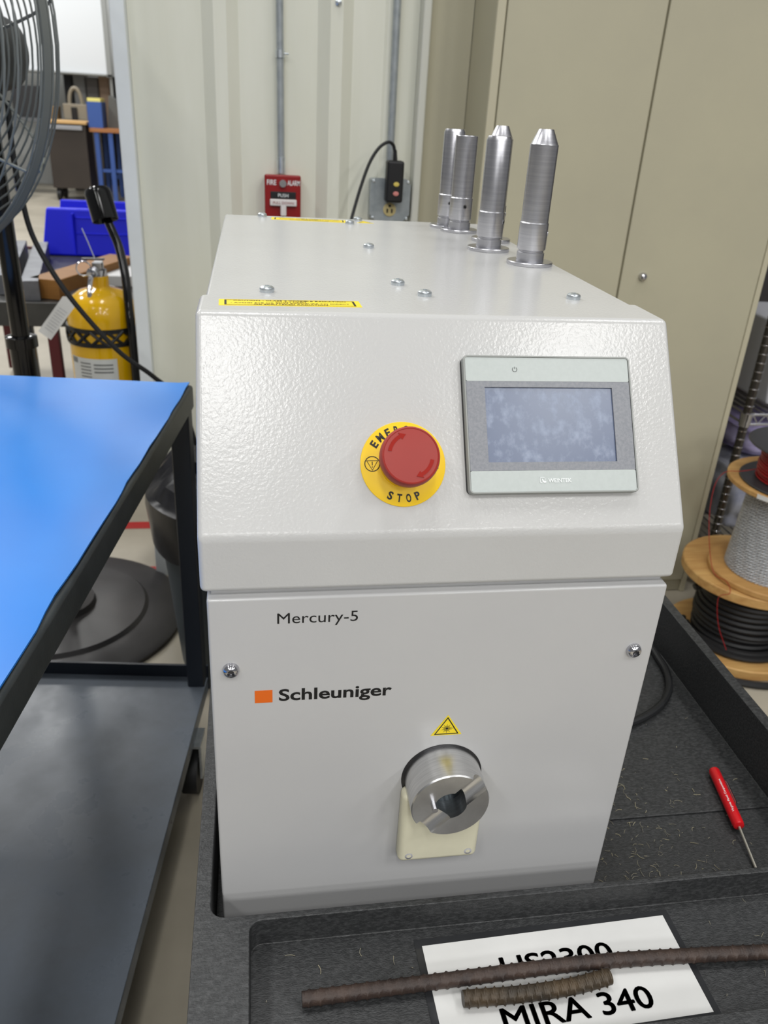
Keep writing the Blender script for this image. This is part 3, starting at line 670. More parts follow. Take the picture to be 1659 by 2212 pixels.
def strap(z, h):
    g = G()
    for dz in (-h, h): g.lathe([(0.103, z+dz-0.006), (0.1065, z+dz-0.006), (0.1065, z+dz+0.006), (0.103, z+dz+0.006)], TR, 40, close=False)
    for i in range(14):
        for s in (1, -1):
            a0 = 2*math.pi*i/14; a1 = 2*math.pi*(i+1)/14; P = []
            for k in range(5):
                a = a0+(a1-a0)*k/4; P.append((EX+0.105*math.cos(a), EY+0.105*math.sin(a), z+s*h*(1-2*abs(k/4-0.0) if s > 0 else 1-2*k/4)))
            g.tube(P, 0.005, 5)
    return g
part('wall_bracket', G().rbox(-0.3095, -0.2785, EY-0.03, EY+0.03, 0.44, 0.74, 0.003, 1), BLK, ex, 'black bracket fixed to the wall end')
part('strap', strap(0.690, 0.020), BLK, ex, 'black band with diamond pattern')
part('strap', strap(0.475, 0.020), BLK, ex, 'lower black band')
part('wand', G().tube(catmull([(-0.392, 2.10, 1.005), (-0.372, 2.075, 0.965), (-0.352, 2.045, 0.92), (-0.333, 1.985, 0.85), (-0.322, 1.925, 0.75), (-0.318, 1.915, 0.60), (-0.318, 1.91, 0.43)], 8), 0.0125, 12), BLK_G, ex, 'bent black application wand')
hd = (Vector((-0.415, 2.125, 1.085))-Vector((-0.392, 2.095, 0.995))).normalized()
part('nozzle', G().lathe([(0.012, 0.012), (0.030, 0.014), (0.034, 0.0), (0.038, 0.0), (0.038, 0.075), (0.036, 0.086), (0.030, 0.092), (0.001, 0.093)], Matrix.Translation((-0.392, 2.097, 0.992)) @ hd.to_track_quat('Z', 'Y').to_matrix().to_4x4(), 32), BLK_G, ex, 'black bell nozzle on the wand end')

# ------------------------------------------------------------------ wall fittings
PL = 1.75
COND = mat('galvanised_conduit', (172, 178, 180), 0.32, 0.35, rgb2=(154, 160, 164), nscale=40)
cd1 = thing('electrical_conduit', 'galvanised conduit running up the wall from the red fire alarm', 'conduit', (0.108, PL-0.012, 1.17), 'conduits on the back wall')
part('pipe', G().cyl((0.109, PL-0.014, 1.172), (0.097, PL-0.014, 3.0), 0.0088, n=16), COND, cd1)
part('coupling', G().cyl((0.109, PL-0.014, 1.168), (0.109, PL-0.014, 1.205), 0.0108, n=16), ZINC, cd1)
part('clamp', G().cyl((0.1073, PL-0.014, 1.424), (0.1072, PL-0.014, 1.440), 0.0115, n=16).cyl((0.112, PL-0.018, 1.433), (0.128, PL-0.018, 1.433), 0.0022, n=8), ZINC, cd1)
cd2 = thing('electrical_conduit', 'galvanised conduit running up the wall from the grey outlet box', 'conduit', (0.386, PL-0.012, 1.17), 'conduits on the back wall')
part('pipe', G().cyl((0.3865, PL-0.016, 1.160), (0.378, PL-0.016, 3.0), 0.0095, n=16), COND, cd2)
part('coupling', G().cyl((0.3865, PL-0.016, 1.165), (0.3862, PL-0.016, 1.195), 0.0118, n=16), ZINC, cd2)
al = thing('fire_alarm_station', 'red fire alarm pull station on the corrugated wall', 'fire alarm', (0.112, PL, 1.10))
part('backbox', G().rbox(0.068, 0.156, PL-0.03, PL, 1.038, 1.163, 0.004), RED_A, al)
part('front_plate', G().rbox(0.0665, 0.1575, PL-0.046, PL-0.03, 1.036, 1.166, 0.004), RED_A, al)
part('lock', G().cyl((0.112, PL-0.046, 1.147), (0.112, PL-0.056, 1.147), 0.0088, n=20), CHROME, al, 'round metal key lock')
rc = part('black_bar', G().rbox(0.081, 0.145, PL-0.0475, PL-0.045, 1.110, 1.127, 0.0008, 1), BLK, al)
hd2 = part('pull_handle', G().rbox(0.0795, 0.1465, PL-0.058, PL-0.045, 1.094, 1.1095, 0.002).rbox(0.106, 0.1205, PL-0.058, PL-0.045, 1.070, 1.096, 0.002), mat('white_handle', (216, 210, 208), 0.4), al, 'white T-shaped pull handle')
MA = lambda x, z, y: frame((x, y, z), (1, 0, 0), (0, 0, 1), (0, -1, 0))
flat('fire_lettering', text_g('FIRE', MA(0.0725, 1.1425, PL-0.0465), w_=0.023, h_=0.0125, bold=0.01), INK_W, al)
flat('alarm_lettering', text_g('ALARM', MA(0.1235, 1.1425, PL-0.0465), w_=0.031, h_=0.0125, bold=0.01), INK_W, al)
flat('push_lettering', text_g('PUSH', MA(0.113, 1.1145, PL-0.0478), w_=0.026, h_=0.0085, anchor='c'), INK_W, rc)
flat('pull_lettering', text_g('PULL DOWN', MA(0.113, 1.0985, PL-0.0583), w_=0.052, h_=0.0062, anchor='c'), RED_A, hd2)
GALV = mat('galvanised_box', (166, 172, 175), 0.35, 0.35, rgb2=(146, 154, 158), nscale=30)
ob = thing('outlet_box', 'galvanised square outlet box on the wall behind the machine', 'outlet', (0.386, PL, 1.12))
part('box', G().rbox(0.336, 0.436, PL-0.048, PL, 1.070, 1.168, 0.005), GALV, ob)
part('cover_plate', G().prism([(0.350, 1.068), (0.422, 1.068), (0.438, 1.084), (0.438, 1.156), (0.426, 1.170), (0.346, 1.170), (0.334, 1.156), (0.334, 1.084)], frame((0, PL-0.048, 0), (1, 0, 0), (0, 0, 1), (0, -1, 0)), 0.005), GALV, ob)
for x, z in ((0.342, 1.163), (0.431, 1.163), (0.342, 1.075), (0.431, 1.075)):
    part('screw', G().lathe([(0.004, 0), (0.0035, 0.0025), (0.001, 0.003)], frame((x, PL-0.053, z), (1, 0, 0), (0, 0, 1), (0, -1, 0)), 12), ZINC, ob)
so = part('socket', G().lathe([(0.0165, 0), (0.0165, 0.003), (0.0155, 0.0035)], frame((0.386, PL-0.053, 1.096), (1, 0, 0), (0, 0, 1), (0, -1, 0)), 24), mat('ivory_socket', (196, 180, 128), 0.45), ob, 'ivory lower socket')
for x, z, w2, h2 in ((0.380, 1.093, 0.002, 0.005), (0.392, 1.093, 0.002, 0.005), (0.386, 1.105, 0.003, 0.003)):
    part('slot', G().box(x-w2, x+w2, PL-0.0570, PL-0.0565, z-h2, z+h2), INK, so)
pg = thing('power_plug', 'black safety plug with two small buttons and arched cord in the outlet', 'plug', (0.392, PL-0.07, 1.16))
part('plug_body', G().rbox(0.3695, 0.4125, PL-0.092, PL-0.0535, 1.116, 1.214, 0.006, 3), BLK, pg)
for z, c, nm in ((1.160, (206, 186, 92), 'yellow button'), (1.138, (202, 128, 122), 'pink button')):
    part('button', G().lathe([(0.0075, 0), (0.007, 0.0025), (0.003, 0.003)], frame((0.394, PL-0.092, z), (1, 0, 0), (0, 0.0, 0.72), (0, -1, 0)), 20), mat(nm.replace(' ', '_'), c, 0.4), pg, nm)
part('strain_relief', G().cyl((0.391, PL-0.073, 1.210), (0.389, PL-0.074, 1.238), 0.0060, 0.0045, 12), BLK, pg)
part('cord', G().tube(catmull([(0.389, PL-0.074, 1.232), (0.383, PL-0.078, 1.249), (0.368, PL-0.085, 1.255), (0.345, PL-0.09, 1.240), (0.322, PL-0.10, 1.205), (0.300, PL-0.12, 1.150), (0.278, PL-0.15, 1.085), (0.256, PL-0.20, 1.02), (0.23, PL-0.28, 0.94), (0.20, PL-0.42, 0.80), (0.2, PL-0.60, 0.73), (0.22, PL-0.90, 0.70)], 8), 0.0040, 8), BLK_R, pg)
link('wall_bolt', G().lathe([(0.0075, 0), (0.0075, 0.003), (0.005, 0.004), (0.0045, 0.0085), (0.003, 0.0095)], frame((0.2435, PL-0.026, 1.545), (1, 0, 0), (0, 0, 1), (0, -1, 0)), 18).mesh('bolt', ZINC), None, 'single hex bolt head high on the corrugated wall', 'bolt')

# ------------------------------------------------------------------ beige storage cabinet
cb_ = thing('storage_cabinet', 'tall beige sheet metal cabinet with two flat doors beside the wall', 'cabinet', (0.977, 1.78, 0))
part('carcass', G().rbox(0.575, 1.379, 1.535, 2.04, 0.0, 2.3, 0.003), BEIGE, cb_)
dl = part('door', G().rbox(0.598, 0.9695, 1.525, 1.5355, 0.045, 2.26, 0.0025, 2), BEIGE, cb_)
dr = part('door', G().rbox(0.9745, 1.360, 1.525, 1.5355, 0.045, 2.26, 0.0025, 2), BEIGE, cb_)
part('jamb', G().rbox(0.575, 0.5955, 1.526, 1.5355, 0.0, 2.3, 0.002, 1), mat('pale_beige_jamb', (190, 184, 160), 0.42), cb_)
part('jamb', G().rbox(1.3625, 1.379, 1.526, 1.5355, 0.0, 2.3, 0.002, 1), mat('pale_beige_jamb', (190, 184, 160), 0.42), cb_)
part('lock_knob', G().lathe([(0.010, 0), (0.0105, 0.006), (0.008, 0.012), (0.004, 0.0145), (0.003, 0.010)], frame((1.0310, 1.525, 0.976), (1, 0, 0), (0, 0, 1), (0, -1, 0)), 24), CHROME, dr, 'small round metal knob')

# ------------------------------------------------------------------ cable spools
PINE = wood_mat('pine_board', (206, 166, 104), (176, 130, 74), 5, (1, 9, 9))
PLY = wood_mat('plywood_disc', (196, 152, 92), (178, 134, 78), 6, (1, 7, 7))
CAB = mat('black_cable_jacket', (22, 22, 24), 0.5)
def disc(z0, z1, r, x, y, n=56): return G().lathe([(r-0.003, z0), (r, z0+0.003), (r, z1-0.003), (r-0.003, z1)], Matrix.Translation((x, y, 0)), n)
SX, SY = 1.39, 1.258
s1 = thing('cable_spool', 'big wooden spool of thick black cable standing on the floor', 'spool', (SX, SY, 0), 'stacked cable spools')
part('lower_flange', disc(0.001, 0.030, 0.190, SX, SY), PINE, s1)
part('upper_flange', disc(0.222, 0.250, 0.187, SX, SY), PINE, s1)
part('core', G().cyl((SX, SY, 0.03), (SX, SY, 0.222), 0.085, n=32), PLY, s1)
def coils(x, y, z0, z1, r0, cr, seed, jr=0.004, npt=44, m=7):
    rng = random.Random(seed); g = G(); nturn = int((z1-z0-2*cr)/(2*cr))+1
    for i in range(nturn):
        zz = z0+cr+(z1-z0-2*cr)*i/max(1, nturn-1); R0 = r0+rng.uniform(-jr, jr); ph = rng.random()*6
        g.tube([(x+(R0+0.6*jr*math.sin(2*a+ph))*math.cos(a), y+(R0+0.6*jr*math.sin(2*a+ph))*math.sin(a), zz) for a in [2*math.pi*k/npt for k in range(npt)]], cr, m, True)
    return g
cg1 = coils(SX, SY, 0.032, 0.221, 0.118, 0.0085, 4)
cw = part('cable_winding', cg1, CAB, s1, 'wound black cable', kind='stuff')
g = G()
for k, (R0, zz) in enumerate(((0.142, 0.040), (0.135, 0.048), (0.148, 0.0395))):
    P = []
    for i in range(34):
        a = math.radians(150+k*14+7.0*i); P.append((SX+(R0+0.004*math.sin(i*0.5+k))*math.cos(a), SY+(R0)*math.sin(a), zz+0.0005*i*0.3))
    g.tube(P, 0.0085, 8)
part('loose_turns', g, CAB, s1, 'loose cable turns slumped on the lower flange', kind='stuff')
part('cable_end', G().tube(catmull([(SX-0.10, SY+0.02, 0.205), (SX-0.13, SY-0.00, 0.200), (SX-0.165, SY-0.005, 0.192)], 6), 0.009, 8), CAB, s1)
link('floor_cable', G().tube([(SX+(0.205)*math.cos(math.radians(a)), SY-0.005+(0.215)*math.sin(math.radians(a)), 0.0105) for a in range(150, 330, 5)], 0.010, 8).mesh('floor_cable', CAB), None, 'loose black cable lying on the floor around the big spool', 'cable')
S2X, S2Y = 1.405, 1.215
s2 = thing('cable_spool', 'plywood spool of grey twisted cable stacked on the big wooden spool', 'spool', (S2X, S2Y, 0.25), 'stacked cable spools')
part('lower_flange', disc(0.2505, 0.268, 0.157, S2X, S2Y), PLY, s2)
part('upper_flange', disc(0.515, 0.530, 0.166, S2X, S2Y), PINE, s2)
part('core', G().cyl((S2X, S2Y, 0.268), (S2X, S2Y, 0.515), 0.07, n=28), PLY, s2)
GRY = mat('grey_twisted_wire', (206, 208, 210), 0.45, 0.0, rgb2=(172, 174, 178), nscale=220, ndetail=2, lo=0.42, hi=0.58)
g = G(); nt = 30
for i in range(nt):
    zz = 0.272+0.238*i/(nt-1); R0 = 0.112-0.012*(i/(nt-1))
    for s in (0, math.pi):
        g.tube([(S2X+(R0+0.0026*math.cos(34*a+s))*math.cos(a), S2Y+(R0+0.0026*math.cos(34*a+s))*math.sin(a), zz+0.0026*math.sin(34*a+s)) for a in [2*math.pi*k/200 for k in range(200)]], 0.0024, 4, True)
part('wire_winding', g, GRY, s2, 'wound grey twisted cable', kind='stuff')
g = G(); vs = []
for i in range(13):
    a = math.radians(205+4*i); vs += [(S2X+0.1662*math.cos(a), S2Y+0.1662*math.sin(a), 0.5165), (S2X+0.1662*math.cos(a), S2Y+0.1662*math.sin(a), 0.5285)]
flat('rim_label', g.add(vs, [(2*i, 2*i+2, 2*i+3, 2*i+1) for i in range(12)]), PAP, s2, label='white paper strip along the flange edge')
S3X, S3Y = 1.400, 1.195
BFL = mat('black_spool_plastic', (52, 52, 54), 0.45)
s3 = thing('wire_spool', 'black plastic spool of red wire on top of the spool stack', 'spool', (S3X, S3Y, 0.53), 'stacked cable spools')
part('lower_flange', disc(0.5305, 0.536, 0.145, S3X, S3Y), BFL, s3)
part('upper_flange', disc(0.628, 0.634, 0.145, S3X, S3Y), BFL, s3)
part('core', G().cyl((S3X, S3Y, 0.536), (S3X, S3Y, 0.628), 0.05, n=24), BFL, s3)
REDW = mat('red_wire', (158, 14, 22), 0.4)
part('wire_winding', coils(S3X, S3Y, 0.537, 0.627, 0.104, 0.0028, 9, 0.002, 48, 5), REDW, s3, 'wound red wire', kind='stuff')
part('loose_wire', G().tube(catmull([(S3X-0.105, S3Y+0.03, 0.56), (S3X-0.135, S3Y+0.05, 0.545), (S3X-0.165, S3Y+0.075, 0.530), (S3X-0.178, S3Y+0.082, 0.48), (S3X-0.178, S3Y+0.06, 0.38), (S3X-0.160, S3Y+0.02, 0.268), (S3X-0.150, S3Y-0.035, 0.2655), (S3X-0.158, S3Y-0.07, 0.2525), (S3X-0.172, S3Y-0.05, 0.225), (S3X-0.150, S3Y-0.05, 0.14), (S3X-0.12, S3Y-0.07, 0.07)], 8), 0.0009, 5), REDW, s3, 'loose red strand hanging down')

# ------------------------------------------------------------------ wire rack
rk = thing('wire_rack', 'chrome wire shelving rack behind the cable spools', 'rack', (1.85, 1.72, 0))
RX0, RX1, RY0, RY1 = 1.456, 2.30, 1.56, 1.98
for x in (RX0, RX1):
    for y in (RY0, RY1):
        p = part('post', G().cyl((x, y, 0.02), (x, y, 1.9), 0.0125, n=18), mat('dull_chrome_post', (96, 92, 88), 0.3, 0.9), rk)
        g = G()
        for i in range(72):
            z = 0.05+i*0.0256; g.torus((x, y, z), 0.0125, 0.0016, (0, 0, 1), 18, 5)
        part('groove_rings', g, CHROME, p, kind='stuff')
        part('foot', G().cyl((x, y, 0.0), (x, y, 0.022), 0.018, n=16), BLK, p)
for z in (0.14, 0.585, 1.35):
    s = part('shelf', G().tube([(RX0, RY0, z), (RX1, RY0, z), (RX1, RY1, z), (RX0, RY1, z)], 0.0042, 6, True).tube([(RX0, RY0, z-0.03), (RX1, RY0, z-0.03), (RX1, RY1, z-0.03), (RX0, RY1, z-0.03)], 0.0042, 6, True), CHROME, rk)
    g = G()
    for i in range(1, 30): x = RX0+(RX1-RX0)*i/30; g.tube([(x, RY0, z+0.002), (x, RY1, z+0.002)], 0.0022, 5)
    for i in range(0, 40):
        x = RX0+(RX1-RX0)*i/40; x2 = RX0+(RX1-RX0)*(i+1)/40; a, b = (z, z-0.03) if i % 2 else (z-0.03, z)
        g.tube([(x, RY0, a), (x2, RY0, b)], 0.0018, 5)
    part('shelf_wires', g, CHROME, s, kind='stuff')
    for x in (RX0, RX1):
        for y in (RY0, RY1): part('collar', G().lathe([(0.0155, z-0.035), (0.0185, z+0.006), (0.013, z+0.008)], Matrix.Translation((x, y, 0)), 18), CHROME, s)
WOODB = wood_mat('brown_board', (168, 126, 74), (140, 100, 56), 5, (9, 9, 1))
link('wooden_board', G().rbox(1.476, 1.62, 1.936, 1.956, 0.592, 0.98, 0.002, 1).mesh('board', WOODB), None, 'brown wooden board standing on the rack shelf behind the cabinet edge', 'board')
link('steel_strip', G().rbox(1.47, 1.52, 1.84, 1.855, 0.59, 0.86, 0.001, 1).mesh('strip', mat('dull_steel', (92, 88, 80), 0.4, 0.7)), None, 'dull grey metal strip leaning in front of the brown board', 'strip')
link('storage_tote', bevelled(G().prism([(1.56, 0.59), (1.90, 0.59), (1.93, 0.84), (1.53, 0.84)], frame((0, 1.93, 0), (1, 0, 0), (0, 0, 1), (0, -1, 0)), 0.30).mesh('tote', mat('pale_grey_tote', (196, 198, 206), 0.45)), 0.01, 3), None, 'pale grey plastic tote on the rack shelf right of the chrome post', 'tote')
def sack(name, lab, c, s, m, seed, cat='bag'):
    bm = bmesh.new(); bmesh.ops.create_icosphere(bm, subdivisions=4, radius=1); rng = random.Random(seed)
    ph = [rng.random()*6 for _ in range(9)]
    for v in bm.verts:
        n = v.co.normalized(); d = 0.10*math.sin(5*n.x+ph[0])*math.cos(6*n.y+ph[1])+0.07*math.sin(11*n.z+ph[2]+4*n.x)+0.04*math.sin(17*n.y+ph[3]+9*n.z)
        q = n*(1+d); e = 0.55
        q = Vector([math.copysign(abs(t)**e, t) if abs(t) > 1e-6 else 0 for t in q])
        v.co = Vector((c[0]+q.x*s[0], c[1]+q.y*s[1], max(c[2]-s[2]*0.97, c[2]+q.z*s[2])))
    return link(name, G().frombm(bm).mesh(name, m, 60), None, lab, cat)
PUR = mat('purple_film', (140, 126, 178), 0.3, rgb2=(176, 170, 206), nscale=14)
CLR = mat('cloudy_film', (150, 154, 176), 0.3, rgb2=(196, 198, 206), nscale=10)
sack('plastic_bag', 'crumpled cloudy plastic bag on the bottom rack shelf', (1.64, 1.76, 0.262), (0.105, 0.14, 0.115), CLR, 1)
sack('plastic_bag', 'purple plastic bag near the top of the bottom rack bay', (1.69, 1.80, 0.445), (0.13, 0.12, 0.055), PUR, 2)
sack('plastic_bag', 'dark blue wrapped bundle beside the cabinet on the bottom rack shelf', (1.475, 1.84, 0.285), (0.038, 0.10, 0.135), mat('dark_film', (48, 56, 74), 0.35, rgb2=(78, 86, 102), nscale=12), 3)

# ------------------------------------------------------------------ tool cart past the wall end
TCZ = 0.62
tc = thing('tool_cart', 'low dark steel cart loaded with bars and blue bins', 'cart', (-0.70, 3.25, 0))
DK = mat('dark_grey_enamel', (66, 66, 64), 0.4, rgb2=(54, 54, 53), nscale=8)
MAR = mat('maroon_enamel', (84, 24, 30), 0.4)
part('tray', G().box(-1.25, -0.18, 2.665, 3.90, TCZ-0.012, TCZ-0.001).rbox(-1.25, -0.18, 2.66, 2.672, TCZ-0.085, TCZ+0.004, 0.002, 1).rbox(-0.185, -0.175, 2.66, 3.90, TCZ-0.085, TCZ+0.004, 0.002, 1), DK, tc)
part('rear_rail', G().rbox(-1.25, -0.18, 3.885, 3.905, TCZ-0.07, TCZ+0.010, 0.002, 1), MAR, tc, 'maroon rear rail')
for x, m in ((-0.815, NAVY), (-0.722, MAR), (-0.21, MAR), (-1.22, MAR)):
    part('leg', G().rbox(x-0.020, x+0.020, 2.675, 2.715, 0.02, TCZ-0.012, 0.003, 1), m, tc)
for x in (-1.22, -0.21):
    part('leg', G().rbox(x-0.020, x+0.020, 3.84, 3.88, 0.02, TCZ-0.012, 0.003, 1), MAR, tc)
part('lower_tray', G().rbox(-0.70, -0.19, 2.72, 3.88, 0.16, 0.19, 0.004, 1), MAR, tc)
STB = mat('mill_steel', (120, 122, 128), 0.42, 0.5, rgb2=(96, 98, 104), nscale=9)
def bar(name, lab, cat, a, b, wd, h, m, z=TCZ, extra=None):
    a = Vector((*a, z)); b = Vector((*b, z)); d = (b-a); L = d.length; d.normalize(); s = Vector((d.y, -d.x, 0))
    return link(name, G().rbox(-wd/2, wd/2, 0, L, 0, h, 0.002, 1, frame(a, s, d, (0, 0, 1))).mesh(name, m), None, lab, cat)
bar('steel_bar', 'grey square steel bar lying nearest on the dark tool cart', 'bar', (-0.785, 2.70), (-0.945, 3.62), 0.062, 0.075, STB)
bar('steel_bar', 'grey square steel bar lying at the left behind the fan pole', 'bar', (-0.90, 2.80), (-1.045, 3.64), 0.060, 0.075, STB)
bx = link('brown_beam', G().rbox(-0.06, 0.06, 0, 0.62, 0, 0.075, 0.003, 1, frame((-0.745, 2.74, TCZ), Vector((0.944, -0.33, 0)).normalized(), Vector((0.33, 0.944, 0)).normalized(), (0, 0, 1))).mesh('beam', wood_mat('purple_brown_beam', (150, 104, 48), (132, 90, 44), 4, (1, 8, 8))), None, 'brown wooden beam lying on the dark tool cart behind the extinguisher tag', 'beam')
bar('flat_plate', 'flat grey steel plate lying under the brown beam', 'plate', (-0.68, 2.76), (-0.50, 2.88), 0.12, 0.022, STB)
link('parts_box', G().rbox(-0.60, -0.42, 3.00, 3.36, TCZ, TCZ+0.045, 0.004, 2).mesh('parts_box', mat('white_carton', (206, 206, 206), 0.5)), None, 'flat white carton on the tool cart behind the extinguisher', 'box')
TOTE = mat('royal_blue_plastic', (1, 18, 228), 0.5)
def tote(lab, x0, x1, y0, y1, h, tp_):
    t = thing('storage_bin', lab, 'bin', ((x0+x1)/2, (y0+y1)/2, TCZ), 'blue storage bins')
    g = G(); b = [(x0, y0), (x1, y0), (x1, y1), (x0, y1)]; c = [(x0+tp_, y0+tp_), (x1-tp_, y0+tp_), (x1-tp_, y1-tp_), (x0+tp_, y1-tp_)]
    g.add([(*p, TCZ) for p in b]+[(*p, TCZ+h) for p in c], [(0, 3, 2, 1), (4, 5, 6, 7)]+[(i, (i+1) % 4, 4+(i+1) % 4, 4+i) for i in range(4)])
    link('shell', bevelled(g.mesh('shell', TOTE), 0.012, 3, 30), t, world=True)
    part('rib', G().rbox(x0+0.155, x0+0.162, y0-0.004, y0+0.03, TCZ+0.005, TCZ+h-0.02, 0.001, 1), TOTE, t)
    for z in (0.10, 0.17): part('rib', G().rbox(x0+0.16, x1-0.02, y0-0.003+tp_*z/h, y0+0.03, TCZ+z, TCZ+z+0.006, 0.001, 1), TOTE, t)
tote('upturned royal blue storage bin in front on the tool cart', -0.968, -0.40, 3.70, 3.80, 0.215, 0.035)
tote('taller royal blue storage bin directly behind the front blue bin', -0.915, -0.40, 3.805, 3.88, 0.242, 0.03)

# ------------------------------------------------------------------ far workshop
tb = thing('tool_chest', 'dark brown rolling tool chest with wooden top far across the shop', 'tool chest', (-2.42, 12.1, 0))
CH = mat('dark_brown_enamel', (62, 55, 50), 0.4, rgb2=(56, 50, 46), nscale=2)
part('cabinet', G().rbox(-2.66, -2.16, 11.85, 12.35, 0.16, 0.96, 0.006, 1), CH, tb)
part('wood_top', G().rbox(-2.69, -2.14, 11.82, 12.38, 0.965, 1.0, 0.004, 1), wood_mat('chest_top', (214, 176, 120), (198, 158, 104), 4), tb)
part('handle', G().rbox(-2.64, -2.20, 11.815, 11.84, 0.895, 0.945, 0.004, 1), mat('silver_pull', (170, 172, 178), 0.4, 0.6), tb, 'long silver drawer pull')
for x, y in ((-2.60, 11.92), (-2.22, 11.92), (-2.60, 12.28), (-2.18, 12.28)):
    part('caster', G().cyl((x-0.025, y, 0.075), (x+0.025, y, 0.075), 0.075, n=18).box(x-0.03, x+0.03, y-0.03, y+0.03, 0.13, 0.162), BLK_R, tb)
wb = thing('workbench', 'blue steel workbench with wooden top far across the shop', 'workbench', (-1.9, 12.3, 0))
STBL = mat('workbench_blue', (62, 92, 160), 0.4)
part('bench_top', G().rbox(-2.125, -1.30, 11.90, 12.70, 0.88, 0.93, 0.004, 1), wood_mat('bench_top', (176, 118, 72), (156, 102, 60), 4), wb)
for x in (-2.04, -1.86, -1.38):
    for y in (11.95, 12.62): part('leg', G().rbox(x-0.03, x+0.03, y-0.03, y+0.03, 0.0, 0.88, 0.003, 1), STBL, wb)
part('stretcher', G().box(-2.04, -1.38, 12.60, 12.64, 0.25, 0.31), STBL, wb)
part('stretcher', G().box(-2.04, -1.38, 11.95, 11.99, 0.38, 0.42), STBL, wb)
part('back_panel', G().box(-2.10, -1.34, 12.66, 12.69, 0.15, 0.86), BLK, wb)
link('blue_box', G().rbox(-2.13, -1.94, 11.92, 12.30, 0.9305, 1.245, 0.004, 1).mesh('blue_box', STBL), None, 'blue steel box standing on the workbench corner', 'box')
link('yellow_papers', G().rbox(-2.12, -1.95, 11.94, 12.28, 1.2455, 1.29, 0.003, 1).mesh('papers', mat('yellow_paper', (236, 224, 130), 0.6)), None, 'stack of yellow papers lying on the blue steel box', 'papers')
link('grey_cabinet', G().prism([(-1.92, 0.9305), (-1.72, 0.9305), (-1.80, 1.28), (-1.88, 1.33)], frame((0, 12.5, 0), (1, 0, 0), (0, 0, 1), (0, -1, 0)), 0.3).mesh('grey_cab', mat('grey_guard', (96, 96, 92), 0.5)), None, 'tapered grey machine guard at the right end of the workbench', 'guard')
b2 = thing('side_bench', 'long blue bench behind the tool chest under the whiteboard', 'workbench', (-3.0, 12.9, 0))
part('bench_top', G().rbox(-4.6, -2.18, 12.42, 12.90, 0.95, 1.0, 0.004, 1), mat('bench_grey', (96, 98, 100), 0.5), b2)
for x in (-4.5, -3.4, -2.3):
    for y in (12.46, 12.86): part('leg', G().rbox(x-0.03, x+0.03, y-0.03, y+0.03, 0, 0.95, 0.003, 1), STBL, b2)
ap = thing('arbor_press', 'tan arbor press with arched frame on the far bench', 'press', (-2.40, 12.68, 1.0))
TAN = mat('tan_machine_paint', (136, 128, 112), 0.5)
part('frame_body', G().rbox(-2.56, -2.24, 12.55, 12.78, 1.0, 1.20, 0.01, 2), TAN, ap)
part('arch', G().tube([(-2.40+0.085*math.cos(math.radians(a)), 12.66, 1.20+0.20*math.sin(math.radians(a))) for a in range(0, 181, 12)], 0.026, 8), TAN, ap)
part('ram', G().rbox(-2.45, -2.37, 12.525, 12.55, 1.0, 1.16, 0.004, 1), BLK, ap)
cl = [('black_cabinet', 'tall narrow black cabinet standing below the left half of the whiteboard', -2.66, -2.54, 13.3, 13.6, 0, 1.62, (24, 24, 26), 'cabinet'),
      ('grey_locker', 'pale grey locker beside the narrow black cabinet', -2.53, -2.36, 13.3, 13.6, 0, 1.58, (132, 132, 130), 'locker'),
      ('grey_locker', 'mid grey locker behind the arbor press arch', -2.35, -2.18, 13.3, 13.6, 0, 1.56, (102, 98, 94), 'locker'),
      ('tan_locker', 'tan locker behind the blue steel box', -2.17, -2.02, 13.3, 13.6, 0, 1.60, (146, 122, 100), 'locker'),
      ('black_cabinet', 'black cabinet behind the workbench at the right', -2.01, -1.80, 13.3, 13.6, 0, 1.58, (38, 38, 40), 'cabinet'),
      ('blue_post', 'blue steel upright beside the far right black cabinet', -1.79, -1.70, 13.2, 13.3, 0, 1.70, (44, 84, 130), 'post'),
      ('white_appliance', 'white floor cabinet seen through the fan cage', -3.75, -3.25, 11.6, 12.2, 0, 0.95, (206, 208, 206), 'cabinet'),
      ('black_machine', 'dark machine housing on the far bench seen through the fan cage', -3.2, -2.85, 12.46, 12.88, 1.0, 1.40, (40, 40, 42), 'machine'),
      ('tan_crate', 'small brown crate on the far bench seen beside the fan rim', -2.84, -2.62, 12.44, 12.7, 1.0, 1.16, (120, 96, 62), 'crate')]
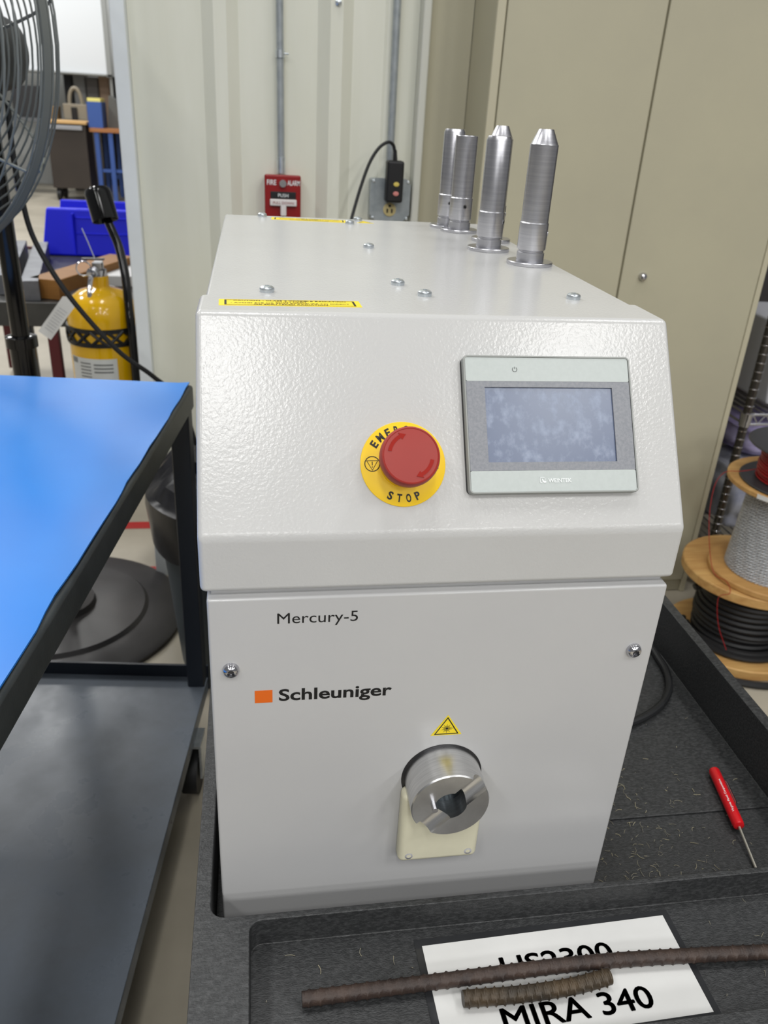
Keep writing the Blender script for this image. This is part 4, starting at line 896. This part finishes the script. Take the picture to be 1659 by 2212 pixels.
for nm, lab, x0, x1, y0, y1, z0, z1, c, cat in cl:
    g = G().rbox(x0, x1, y0, y1, z0, z1, 0.008, 2)
    if z1 - z0 > 0.9 and x1-x0 > 0.1:
        g.rbox(x0+0.015, x1-0.015, y0-0.012, y0+0.002, z0+0.08, z1-0.03, 0.004, 1).rbox(x1-0.04, x1-0.028, y0-0.03, y0-0.01, (z0+z1)/2-0.06, (z0+z1)/2+0.06, 0.003, 1)
    link(nm, g.mesh(nm, mat(nm+'_%d' % int(x0*100), c, 0.5)), None, lab, cat)
bk = thing('orange_bucket', 'orange bucket on the floor seen through the lower fan cage', 'bucket', (-3.32, 11.2, 0))
part('pail', G().lathe([(0.11, 0.001), (0.14, 0.33), (0.15, 0.335), (0.15, 0.36), (0.135, 0.36), (0.105, 0.03)], Matrix.Translation((-3.32, 11.2, 0)), 28), mat('orange_plastic', (206, 84, 24), 0.45), bk)
part('bail', G().tube([(-3.32+0.15*math.cos(math.radians(a)), 11.2, 0.34+0.14*math.sin(math.radians(a))) for a in range(0, 181, 15)], 0.004, 6), STEEL_D, bk)
wbd = thing('whiteboard', 'large whiteboard with metal frame mounted above the far benches', 'whiteboard', (-3.0, 13.0, 1.55))
part('board', G().rbox(-4.3, -1.99, 12.98, 13.0, 1.60, 2.9, 0.002, 1), mat('whiteboard_white', (222, 226, 230), 0.25), wbd)
FRM = mat('dull_aluminium_frame', (150, 152, 150), 0.4, 0.3)
part('frame_side', G().rbox(-1.99, -1.92, 12.965, 13.01, 1.56, 2.93, 0.004, 1), FRM, wbd)
part('frame_bottom', G().rbox(-4.33, -1.92, 12.965, 13.01, 1.565, 1.60, 0.004, 1), FRM, wbd)
part('pen_tray', G().rbox(-4.2, -2.0, 12.91, 12.965, 1.575, 1.59, 0.003, 1), FRM, wbd)
part('frame_top', G().rbox(-4.33, -1.92, 12.965, 13.01, 2.90, 2.93, 0.004, 1), FRM, wbd)
for x in (-4.30, -1.95): part('stand_post', G().rbox(x-0.02, x+0.02, 13.01, 13.05, 0.0, 2.93, 0.004, 1), FRM, wbd)
